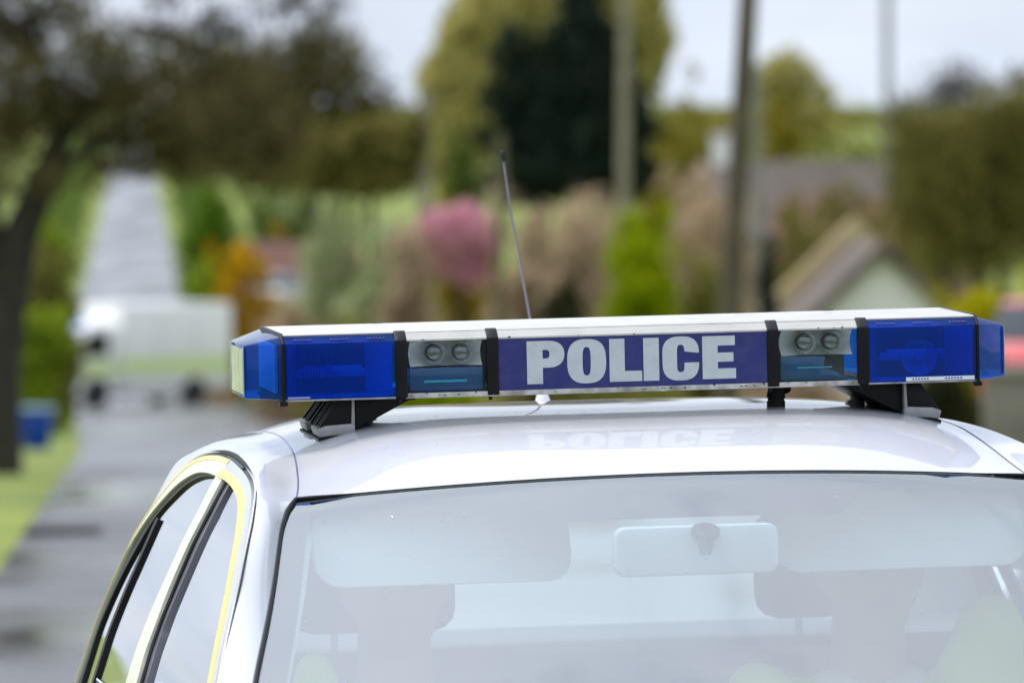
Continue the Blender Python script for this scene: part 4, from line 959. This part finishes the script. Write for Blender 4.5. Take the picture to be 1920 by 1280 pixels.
def face_strip(name, x0, x1, m, z0=ZP0, par=light_bar, th=.003):
    """lens along one module: front and rear faces with rounded upper edge up to the lid"""
    for s in (-1, 1):
        q = MB()
        prof = [(s * YF, z0), (s * YF, ZP1), (s * (YB + .0005), ZT - .0015), (s * (YB - .001), ZT - .004), (s * (YF - .005), ZP1 - .002), (s * (YF - th), ZP1 - .006), (s * (YF - th), z0)]
        q.prism(prof, 'x', x0, x1); q.build(name, m, par, False, tf=bar)
SX = [.358, .2172]                            # strap centres
for s in (-1, 1):
    a, b_ = sorted((s * (XE - .003), s * (SX[0] + .009)))
    face_strip('blue_lens', a, b_, M['blue'], ZL)
    # inside the blue module: tray, back wall, linear reflector, rotator bowl
    q = MB(); q.box(a + .003, b_ - .003, -YF + .008, YF - .008, ZL + .001, ZL + .006); q.build('lamp_tray', M['interior_w'], light_bar, tf=bar); q = MB(); q.box(a + .003, b_ - .003, -.09, -.086, ZL + .0062, ZP1 - .004); q.build('back_wall', M['lampgrey'], light_bar, tf=bar)
    q = MB(); q.prism([(-.133, -.006), (-.118, -.016), (-.094, -.018), (-.094, -.016), (-.118, -.0135), (-.133, -.003)], 'x', a + .02, b_ - .045); q.build('reflector_trough', M['interior_w'], light_bar, tf=bar)
    q = MB(); q.tube([(a + .03, -.130, -.001), (b_ - .05, -.130, -.001)], .0026, 8); q.build('lamp_tube', M['interior_w'], light_bar, True, tf=bar)
    q = MB()
    for k in range(16):
        x = (a + .012 + .004 * k) if s < 0 else (b_ - .012 - .0042 * k); q.box(x, x + .0012, -YF + .0034, -YF + .006, ZL + .006, ZP1 - .004)
    q.build('lens_ribs', M['bluecap'], light_bar, tf=bar)['kind'] = 'stuff'
    # slanted mirror plates added at the module ends for lighter and darker lens zones
    for xa, xb in ((a + .004, a + .022), (b_ - .004, b_ - .040)):
        q = MB(); q.add([(xa, -.134, ZL + .007), (xb, -.094, ZL + .007), (xb, -.094, ZP1 - .003), (xa, -.134, ZP1 - .003)], [(0, 1, 2, 3)]); q.build('added_mirror', M['chrome'], light_bar, tf=bar)
    if s > 0:
        q = MB(); cx = .448
        for r0, yy in ((.026, -.108),):
            G = []
            for i in range(7):
                rr = .006 + .022 * i / 6; G.append([(cx + rr * math.cos(t), -.100 - .032 * (rr / .028) ** 2, -.012 + rr * math.sin(t)) for t in np.linspace(0, 2 * math.pi, 25)])
        q.add([p for r_ in G for p in r_], grid_faces(7, 25)); q.build('rotator_bowl', M['chrome'], light_bar, True, tf=bar)
        q = MB(); q.tube([(cx, -.134, -.012), (cx, -.100, -.012)], [.006, .007], 10); q.build('bulb', M['tube'], light_bar, True, tf=bar)
    # end cap: chamfered plan, own roof
    q = MB(); w_, dch = .0635, .057
    pl = [(XE + .003, -YF + .0005), (XE + .053, -YF + dch), (XE + .053, YF - dch), (XE + .003, YF - .0005)]
    V = [(s * x, y, ZL) for x, y in pl] + [(s * x, y, (ZP1 - .0005) if k in (0, 3) else ZP1 - .004) for k, (x, y) in enumerate(pl)] + [(s * (XE + .003), -YB, ZT - .001), (s * (XE + .003), YB, ZT - .001)]
    F = [(0, 1, 5, 4), (1, 2, 6, 5), (2, 3, 7, 6), (3, 2, 1, 0), (4, 5, 8), (8, 5, 6, 9), (9, 6, 7)]
    ec = MB().add(V, F).build('end_lens', M['bluecap'], light_bar, bevel=.0016, tf=bar)
    q = MB(); q.box(*sorted((s * (XE + .004), s * (XE + .008))), -.10, .10, ZL + .008, ZP1 - .004); q.build('end_reflector', M['interior_w'], light_bar, tf=bar)
    # clear alley window on the end face
    q = MB(); q.box(*sorted((s * (XE + .0530), s * (XE + .0538))), -YF + dch + .004, YF - dch - .004, ZL + .006, ZP1 - .010); q.build('side_lens', M['alley'] if 'alley' in M else M.setdefault('alley', mat('frosted clear side lens', (0.72, 0.76, 0.70), .25, coat=.5, var=.3, vscale=30)), light_bar, tf=bar)
    for yy in (-YF + dch + .003, YF - dch - .003):
        q = MB(); q.box(*sorted((s * (XE + .0532), s * (XE + .0545))), yy - .006, yy + .006, ZL + .003, ZP1 - .006); q.build('lens_frame', M['foot'], light_bar, bevel=.001, tf=bar)
    # thin clamp at the seam
    q = MB()
    x0, x1 = sorted((s * (XE - .0022), s * (XE + .0022)))
    q.prism([(-YF - .0025, ZL - .002), (-YF - .0025, ZP1), (-YB - .001, ZT + .0015), (-YB + .004, ZT + .0042), (YB - .004, ZT + .0042), (YB + .001, ZT + .0015), (YF + .0025, ZP1), (YF + .0025, ZL - .002), (YF, ZL - .006), (-YF, ZL - .006)], 'x', x0, x1)
    q.build('end_clamp', M['blackp'], light_bar, bevel=.0008, tf=bar)
    q = MB(); q.box(s * XE - .006, s * XE + .006, -YF - .001, -YF + .02, ZL - .010, ZL - .003); q.build('clamp_screw', M['blackp'], light_bar, bevel=.001, tf=bar)
    # clear work light module
    a, b_ = sorted((s * (SX[0] - .009), s * (SX[1] + .009)))
    face_strip('clear_lens', a, b_, M['clear'])
    q = MB(); q.box(a + .002, b_ - .002, -YF + .006, YF - .006, ZL + .001, ZL + .004); q.build('lamp_tray', M['greytrim'], light_bar, tf=bar); q = MB(); q.box(a + .002, b_ - .002, -.050, -.046, ZL + .0042, ZP1 - .003); q.build('back_wall', M['interior_w'], light_bar, tf=bar)
    # upper halogen reflector, curved back
    G = []
    for i in range(9):
        t = i / 8; z = -.004 + .038 * t; G.append([(a + .006 + (b_ - a - .012) * j / 12, -.092 - .030 * (abs(j - 6) / 6) ** 2 * .7 - .020 * (2 * t - 1) ** 2, z) for j in range(13)])
    sheet('reflector', [[bar(p) for p in r_] for r_ in G], M['chrome'], light_bar)
    for fx in (.36, .70):
        cx = a + (b_ - a) * fx
        q = MB(); q.tube([(cx, -.095, .016), (cx, -.118, .016), (cx, -.126, .016), (cx, -.129, .016)], [.009, .011, .010, .004], 14); q.build('bulb', M['bulb'], light_bar, True, tf=bar)
        q = MB(); q.tube([(cx, -.095, .016), (cx, -.112, .016)], [.012, .010], 14); q.build('bulb_holder', M['greytrim'], light_bar, True, tf=bar)
        G = []
        for i in range(5):
            rr = .011 + .006 * i / 4; G.append([(cx + rr * math.cos(t), -.104 - .022 * (i / 4) ** 1.5, .016 + rr * math.sin(t)) for t in np.linspace(0, 2 * math.pi, 25)])
        sheet('bulb_cup', [[bar(p) for p in r_] for r_ in G], M['chrome'], light_bar)
    q = MB()
    if s < 0: q.box(a + .004, b_ - .004, -.131, -.06, ZL + .005, -.006)
    else: q.prism([(a + .004, ZL + .005), (b_ - .012, ZL + .005), (b_ - .03, -.030), (b_ - .05, -.024), (a + .075, -.006), (a + .004, -.004)], 'y', -.131, -.06)
    q.build('blue_filter', M['bluefilter'], light_bar, bevel=.002, tf=bar)
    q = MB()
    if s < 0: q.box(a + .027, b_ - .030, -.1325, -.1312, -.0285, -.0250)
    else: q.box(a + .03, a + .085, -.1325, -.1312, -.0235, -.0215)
    q.build('filter_glint', M['tube'], light_bar, tf=bar)  # glint on the filter, painted as a pale cyan strip
    # black straps
    for sx in SX:
        q = MB(); x0, x1 = s * sx - .009, s * sx + .009
        q.prism([(-YF - .0035, ZL - .001), (-YF - .0035, ZP1 + .001), (-YB - .002, ZT + .002), (-YB + .004, ZT + .0045), (-YB + .004, ZT - .003), (-YF + .004, ZP1 - .004), (-YF + .004, ZL - .004)], 'x', x0, x1)
        q.build('strap', M['blackp'], light_bar, bevel=.0015, tf=bar); q = MB()
        q.prism([(YF + .0035, ZL - .001), (YF + .0035, ZP1 + .001), (YB + .002, ZT + .002), (YB - .004, ZT + .0045), (YB - .004, ZT - .003), (YF - .004, ZP1 - .004), (YF - .004, ZL - .004)], 'x', x0, x1)
        q.build('strap', M['blackp'], light_bar, bevel=.0015, tf=bar)
        q = MB(); q.tube([(s * sx - .004, -YF + .002, ZL - .004), (s * sx - .004, -YF + .002, ZL - .009)], .003, 8); q.build('strap_screw', M['blackp'], light_bar, True, tf=bar)
# white bevel strips above the clear lenses and the sign
for (a, b_) in ((-SX[0] + .009, -SX[1] - .009), (SX[1] + .009, SX[0] - .009), (-SX[1] + .009, SX[1] - .009)):
    for s in (-1, 1): q = MB(); q.prism([(s * (YF + .001), ZP1 - .001), (s * (YF + .001), ZP1 + .0015), (s * (YB + .002), ZT + .0005), (s * (YB + .001), ZT - .002), (s * (YF - .002), ZP1 - .001)], 'x', a, b_); q.build('bevel_strip', M['lid'], light_bar, tf=bar)
tube_b = lambda y, z: [bar((x, y, z)) for x in (-XE, -.2, .2, XE)]
for s in (-1, 1):
    q = MB(); q.tube(tube_b(s * (YB + .0005), ZT + .0003), .0009, 6); q.build('lid_seam', M['greytrim'], light_bar, True)
# sign panel, faint double curve
q = MB(); q.box(-SX[1] + .009, SX[1] - .009, -YF - .0004, -YF + .01, ZP0, ZP1 - .001); q.build('sign_panel', M['sign'], light_bar, tf=bar)
q = MB(); q.box(-SX[1] + .009, SX[1] - .009, YF - .01, YF + .0004, ZP0, ZP1 - .001); q.build('sign_panel', M['sign'], light_bar, tf=bar)
# letters
def se(cx, cz, rx, rz_, n, a0, a1, e=2.6):
    r_ = []
    for k in range(n):
        a = R(a0 + (a1 - a0) * k / (n - 1)); c, s = math.cos(a), math.sin(a)
        r_.append((cx + rx * math.copysign(abs(c) ** (2 / e), c), cz + rz_ * math.copysign(abs(s) ** (2 / e), s)))
    return r_
ZB, ZH = -.035, .0655
def letter(x0, x1, loops):
    cu = bpy.data.curves.new('letter', 'CURVE'); cu.dimensions = '2D'; cu.fill_mode = 'BOTH'; cu.extrude = .0006
    for lp_ in loops:
        sp = cu.splines.new('POLY'); sp.points.add(len(lp_) - 1); sp.use_cyclic_u = True
        for i, (u, v) in enumerate(lp_): sp.points[i].co = (x0 + (x1 - x0) * u - .004, ZB + ZH * v, 0, 1)
    to = bpy.data.objects.new('tmp', cu); col.objects.link(to)
    me = bpy.data.meshes.new_from_object(to.evaluated_get(bpy.context.evaluated_depsgraph_get()))
    bpy.data.objects.remove(to)
    for v in me.vertices: x, z, w = v.co; v.co = bar((x, -YF - .0012 + w, z))
    me.name = 'letter'; link('letter', me, M['letter'], light_bar, False)
LP = [(0, 0), (.42, 0), (.42, .375), (.58, .375)] + se(.58, .6875, .42, .3125, 16, -90, 90, 2.3)[1:] + [(0, 1)]
letter(-.1607, -.1028, [LP, [(.42, .59)] + se(.52, .69, .085, .10, 9, -90, 90, 2.4) + [(.42, .79)]])
letter(-.0985, -.0384, [se(.5, .5, .5, .515, 48, 0, 360, 2.7)[:-1], se(.5, .5, .105, .33, 32, 0, 360, 3.2)[:-1]])
letter(-.0331, .0171, [[(0, 0), (1, 0), (1, .245), (.47, .245), (.47, 1), (0, 1)]])
letter(.0195, .0437, [[(0, 0), (1, 0), (1, 1), (0, 1)]])
oc = se(.5, .5, .5, .515, 60, 0, 360, 2.7); 
up = [p for p in oc if p[1] >= .62 and True]
up = se(.5, .62, .49, .395, 22, 0, 180, 2.6); dnn = se(.5, .40, .49, .415, 22, 180, 360, 2.6)
ci_u = se(.5, .66, .10, .16, 12, 0, 180, 2.8); ci_d = se(.5, .34, .10, .16, 12, 180, 360, 2.8)
letter(.0485, .1064, [up + dnn + ci_d[::-1] + ci_u[::-1]] if False else [[(.99, .62)] + up[1:] + dnn + [(.60, .40)] + ci_d[::-1][1:] + ci_u[::-1]])
letter(.1112, .163, [[(0, 0), (1, 0), (1, .24), (.46, .24), (.46, .395), (.93, .395), (.93, .61), (.46, .61), (.46, .775), (.98, .775), (.98, 1), (0, 1)]])
# small embossed marks on the lens shoulders and stickers along the lower edge
for s in (-1, 1):
    for k in range(3):
        cx = s * .452 + (k - 1) * .056; q = MB()
        for j in range(6):
            x = cx - .013 + j * .0048; y0, z0 = -YF + .004, ZP1 + .0045
            q.box(x, x + .0026, y0 - .0002, y0 + .0028, z0, z0 + .0018)
        q.build('embossed_mark', M['marks'] if 'marks' in M else M.setdefault('marks', mat('embossed violet mark', (0.16, 0.17, 0.42), .4)), light_bar, tf=bar)['kind'] = 'stuff'
q = MB(); q.box(.425, XE - .006, -YF - .0007, -YF + .001, ZL + .0005, ZL + .0065); ls = q.build('lens_label', M['interior_w'], light_bar, tf=bar)
q = MB()
for x0, x1 in ((.435, .462), (.486, .515)):
    for j in range(6): q.box(x0 + (x1 - x0) * j / 6, x0 + (x1 - x0) * (j + .6) / 6, -YF - .0011, -YF, ZL + .002, ZL + .005)
q.build('label_print', M['marks'], light_bar, tf=bar)['kind'] = 'stuff'
q = MB(); q.box(-XE + .006, -XE + .040, -YF - .0007, -YF + .001, ZL + .001, ZL + .0038); q.build('lens_label', mat('lavender label', (.30, .31, .62), .5), light_bar, tf=bar)
# dirt chips along the base rail and sign
q = MB(); rn = random.Random(9)
for k in range(34):
    x = rn.uniform(-.35, .35); z = rn.choice((ZL + .0005, ZL + .001, ZP0 - .001, ZP1 + .001)); w = rn.uniform(.0008, .004)
    q.box(x, x + w, -YF - .0022, -YF, z - .0004, z + rn.uniform(.0005, .0018))
o = q.build('dirt_chips', M['black'], light_bar, tf=bar); o['kind'] = 'stuff'
# mounts
for s in (-1, 1):
    zf = roofz(.455, -.09); zb = BZ + ZL - .004; zfr = roofz(.455, .09)
    def fz_(y): return zf + (zfr - zf) * (y + .09) / .18
    fx = lambda a, b: sorted((s * a, s * b))
    for (ya, yb) in ((-.112, -.035), (.035, .105)):
        q = MB(); a, b_ = fx(.427, .484)
        z0 = min(fz_(ya), fz_(yb))
        q.prism([(a if s > 0 else b_, 0), (s * .484, -.006), (s * .484, .008), (s * .470, .013), (s * .427, .014)] if False else [(s * .427, .003), (s * .482, -.003), (s * .486, .010), (s * .472, .015), (s * .427, .0175)], 'y', ya, yb, lambda p: (p[0], p[1], p[2] + fz_(p[1])))
        q.prism([(s * .427, .013), (s * .433, .013), (s * .431, zb - fz_(-.07)), (s * .427, zb - fz_(-.07))], 'y', ya, ya + .02, lambda p: (p[0], p[1], min(p[2] + fz_(p[1]), zb)))
        q.build('mount_foot', M['foot'], light_bar, bevel=.002)
    q = MB(); q.prism([(s * .424, .003), (s * .484, -.006), (s * .484, -.001), (s * .424, .006)], 'y', -.115, .11, lambda p: (p[0], p[1], p[2] + fz_(p[1]) - .003)); q.build('rubber_pad', M['black'], light_bar)
    q = MB()
    q.prism([(s * .426, zf + .006), (s * .426, zb), (s * .330, zb), (s * .330, zb - .006), (s * .342, zb - .007)], 'y', -.10, .10)
    q.build('mount_arm', M['blackp'], light_bar, bevel=.001)
    for yy in (-.108, -.088, -.058, -.038, .0, .04, .06, .095):
        q = MB(); q.prism([(s * .428, .013), (s * .478, .009), (s * .482, .013), (s * .452, zb - fz_(yy)), (s * .428, zb - fz_(yy))], 'y', yy, yy + .005, lambda p: (p[0], p[1], min(p[2] + fz_(p[1]), zb))); q.build('mount_rib', M['blackp'], light_bar, bevel=.0008)
    q = MB(); q.prism([(s * .4265, .012), (s * .466, .010), (s * .440, zb - fz_(-.1)), (s * .4265, zb - fz_(-.1))], 'y', -.10, .10, lambda p: (p[0], p[1], min(p[2] + fz_(p[1]), zb)))
    q.build('mount_web', M['blackp'], light_bar, bevel=.0008)
    q = MB(); q.tube([(s * .452, -.080, fz_(-.08) + .012), (s * .452, -.080, fz_(-.08) + .017)], .008, 12); q.build('mount_bolt', M['foot'], light_bar, True)
    zz = roofz(.385, .06)
    q = MB(); q.tube([(s * .385, .06, zz - .002), (s * .385, .06, zz + .006), (s * .385, .06, zz + .0065), (s * .385, .06, zz + .014), (s * .385, .06, zz + .0145), (s * .385, .06, zb)], [.016, .014, .008, .008, .013, .013], 14); q.build('mount_stud', M['foot'], light_bar, True)
zr = roofz(.234, -.07)
q = MB(); q.tube([(.234, -.07, zr - .003), (.234, -.07, zr + .008), (.234, -.07, zr + .0082), (.234, -.07, zr + .013), (.234, -.07, zr + .0132), (.236, -.07, zr + .028), (.242, -.065, BZ + ZL - .004)], [.0145, .0145, .0130, .0130, .0150, .0135, .02], 16); q.build('cable_gland', M['black'], light_bar, True)
# aerial at the rear of the roof
za = roofz(0, .90)
q = MB(); q.tube([(.027, .90, za - .005), (.027, .90, za + .004), (.027, .905, za + .02), (.027, .913, za + .034), (.027, .916, za + .038)], [.017, .0145, .009, .006, .004], 14); ab = q.build('aerial_base', mat('white aerial base', (0.7, 0.7, 0.72), .4), car, True)
aw = mat('aerial rod', (0.10, 0.10, 0.12), .5)
q = MB(); q.tube([(.027, .914, za + .034), (.026, 1.02, za + .155), (.024, 1.17, za + .315), (.023, 1.24, za + .414)], [.0026, .0022, .002, .0018], 8); q.build('aerial_rod', aw, ab, True)
q = MB(); q.tube([(.023, 1.236, za + .407), (.023, 1.242, za + .415), (.023, 1.246, za + .423), (.023, 1.248, za + .426)], [.003, .0042, .0052, .003], 10); q.build('aerial_tip', M['black'], ab, True)

# ================================================================== the two officers inside
def person(x, label, lean=0.0, turn=0.0, arm=False):
    root_m = car.matrix_basis if False else (Matrix.Translation((.20, 11.0, 0)) @ (Matrix.Rotation(R(9), 4, 'Z') @ Matrix.Rotation(R(-1.37), 4, 'Y')))
    def skin(name, verts, edges, rad, m, parent=None, sub=2):
        me = bpy.data.meshes.new(name); me.from_pydata(verts, edges, []); o = link(name, me, m, parent, False)
        md = o.modifiers.new('skin', 'SKIN'); md.use_smooth_shade = True
        for i, r_ in enumerate(rad): me.skin_vertices[0].data[i].radius = (r_, r_) if not isinstance(r_, tuple) else r_
        me.skin_vertices[0].data[0].use_root = True
        sm = o.modifiers.new('sub', 'SUBSURF'); sm.levels = sub; sm.render_levels = sub
        return o
    y = -.10 + lean
    def blob(name, parts, m, parent=None, vox=.012, it=3):
        """parts: ellipsoids (centre, radii) and capsules (p, q, r0, r1) fused into one continuous surface"""
        bm = bmesh.new()
        for pt in parts:
            if len(pt) == 2:
                c, r_ = pt; g_ = bmesh.ops.create_uvsphere(bm, u_segments=20, v_segments=14, radius=1)
                for v in g_['verts']: v.co = Vector((c[0] + v.co.x * r_[0], c[1] + v.co.y * r_[1], c[2] + v.co.z * r_[2]))
            else:
                p_, q_, r0, r1 = pt; mb = MB(); P_ = Vector(p_); Q_ = Vector(q_); d_ = (Q_ - P_).normalized(); pts = []; rd = []
                for k in range(5): a_ = k * math.pi / 8; pts.append(P_ - d_ * r0 * math.cos(a_)); rd.append(max(.002, r0 * math.sin(a_)))
                for k in range(4, -1, -1): a_ = k * math.pi / 8; pts.append(Q_ + d_ * r1 * math.cos(a_)); rd.append(max(.002, r1 * math.sin(a_)))
                mb.tube(pts, rd, 16); vs = [bm.verts.new(v) for v in mb.v]
                for f in mb.f: bm.faces.new([vs[i] for i in f])
        me = bpy.data.meshes.new(name); bm.to_mesh(me); bm.free(); o = link(name, me, m, parent, False)
        rm = o.modifiers.new('fuse', 'REMESH'); rm.mode = 'VOXEL'; rm.voxel_size = vox; rm.use_smooth_shade = True
        sm = o.modifiers.new('soften', 'SMOOTH'); sm.iterations = it; sm.factor = .5
        return o
    hz_ = 1.225; ya = y - .01
    hand = []
    for s_ in (-1, 1):
        hx, hy, hzz = x + s_ * .13, y - .40, .80
        hand += [((hx, hy, hzz), (.04, .045, .02))]
        for k in range(4): hand.append(((hx - .027 + .018 * k, hy - .03, hzz), (hx - .030 + .02 * k, hy - .078 + abs(k - 1.4) * .008, hzz - .02), .009, .008))
        hand.append(((hx - s_ * .03, hy, hzz), (hx - s_ * .055, hy - .045, hzz - .005), .010, .009))
    body = [((x, ya, hz_), (.074, .092, .108)), ((x, ya - .028, hz_ - .055), (.056, .060, .062)), ((x, ya - .095, hz_ - .012), (.013, .022, .022)),
            ((x - .076, ya + .01, hz_ - .01), (.010, .02, .03)), ((x + .076, ya + .01, hz_ - .01), (.010, .02, .03)),
            ((x, ya - .04, hz_ + .03), (.066, .052, .05)), ((x, ya - .082, hz_ - .062), (.026, .016, .012)),
            ((x, ya + .03, hz_ - .05), (x, ya + .045, .99), .056, .062), ((x - .15, y + .04, .975), (x + .15, y + .04, .975), .06, .06),
            ((x, y + .04, .90), (.17, .11, .13)), ((x, y + .04, .68), (.15, .11, .22)),
            ((x - .17, y + .04, .965), (x - .21, y - .08, .76), .055, .045), ((x - .21, y - .08, .76), (x - .13, y - .38, .80), .042, .03),
            ((x + .17, y + .04, .965), (x + .21, y - .08, .76), .055, .045), ((x + .21, y - .08, .76), (x + .13, y - .38, .80), .042, .03),
            ((x - .09, y - .05, .55), (x - .12, y - .48, .60), .085, .06), ((x - .12, y - .48, .60), (x - .12, y - .62, .40), .055, .042),
            ((x + .09, y - .05, .55), (x + .12, y - .48, .60), .085, .06), ((x + .12, y - .48, .60), (x + .12, y - .62, .40), .055, .042)] + hand
    p = blob('person', body, M['skin'], None, .008, 2); p.matrix_world = root_m
    jk = [((x - .15, y + .04, .985), (x + .15, y + .04, .985), .072, .072), ((x, y + .04, .90), (.195, .135, .14)), ((x, y + .04, .68), (.175, .13, .2)),
          ((x - .17, y + .04, .975), (x - .21, y - .08, .76), .074, .062), ((x - .21, y - .08, .76), (x - .15, y - .32, .79), .058, .046),
          ((x + .17, y + .04, .975), (x + .21, y - .08, .76), .074, .062), ((x + .21, y - .08, .76), (x + .15, y - .32, .79), .058, .046)]
    if arm: jk += [((x + .16, y + .03, 1.0), (x + .155, y - .08, 1.06), .075, .07), ((x + .155, y - .08, 1.06), (x + .16, y - .12, 1.13), .065, .055), ((x - .15, y + .03, 1.0), (x - .19, y - .05, 1.04), .06, .05)]
    else: jk += [((x - .12, y + .03, 1.02), (x - .135, y - .06, 1.10), .05, .030)]
    blob('jacket', jk, M['hivis'], p, .014, 3)
    blob('trousers', [((x - .09, y - .05, .55), (x - .12, y - .48, .60), .10, .072), ((x - .12, y - .48, .60), (x - .12, y - .62, .42), .068, .055), ((x + .09, y - .05, .55), (x + .12, y - .48, .60), .10, .072), ((x + .12, y - .48, .60), (x + .12, y - .62, .42), .068, .055), ((x, y, .56), (.17, .14, .1))], M['navy'], p, .02, 2)
    blob('hair', [((x, ya + .018, hz_ + .03), (.081, .092, .094)), ((x, ya + .05, hz_ - .02), (.074, .06, .07))], M['hair'], p, .01, 3)
    blob('collar', [((x - .07, y + .005, 1.045), (x + .01, y - .055, 1.025), .020, .014), ((x + .07, y + .005, 1.045), (x - .01, y - .055, 1.025), .020, .014), ((x - .07, y + .01, 1.045), (x, y + .085, 1.06), .02, .02), ((x + .07, y + .01, 1.045), (x, y + .085, 1.06), .02, .02)], M['shirt'], p, .007, 2)
    for s_ in (-1, 1):
        q = MB(); q.tube([(x + s_ * .03, ya - .083, hz_ + .004), (x + s_ * .03, ya - .0905, hz_ + .004)], [.011, .006], 12); q.build('eye', M['hair'], p, True)
    return tag(p, label, 'person')
person(-.37, 'person in the driving seat on the left, hi-vis jacket, mostly hidden by glare', 0)
person(.37, 'person in the passenger seat on the right, hi-vis sleeve raised by the window', .0, arm=True)
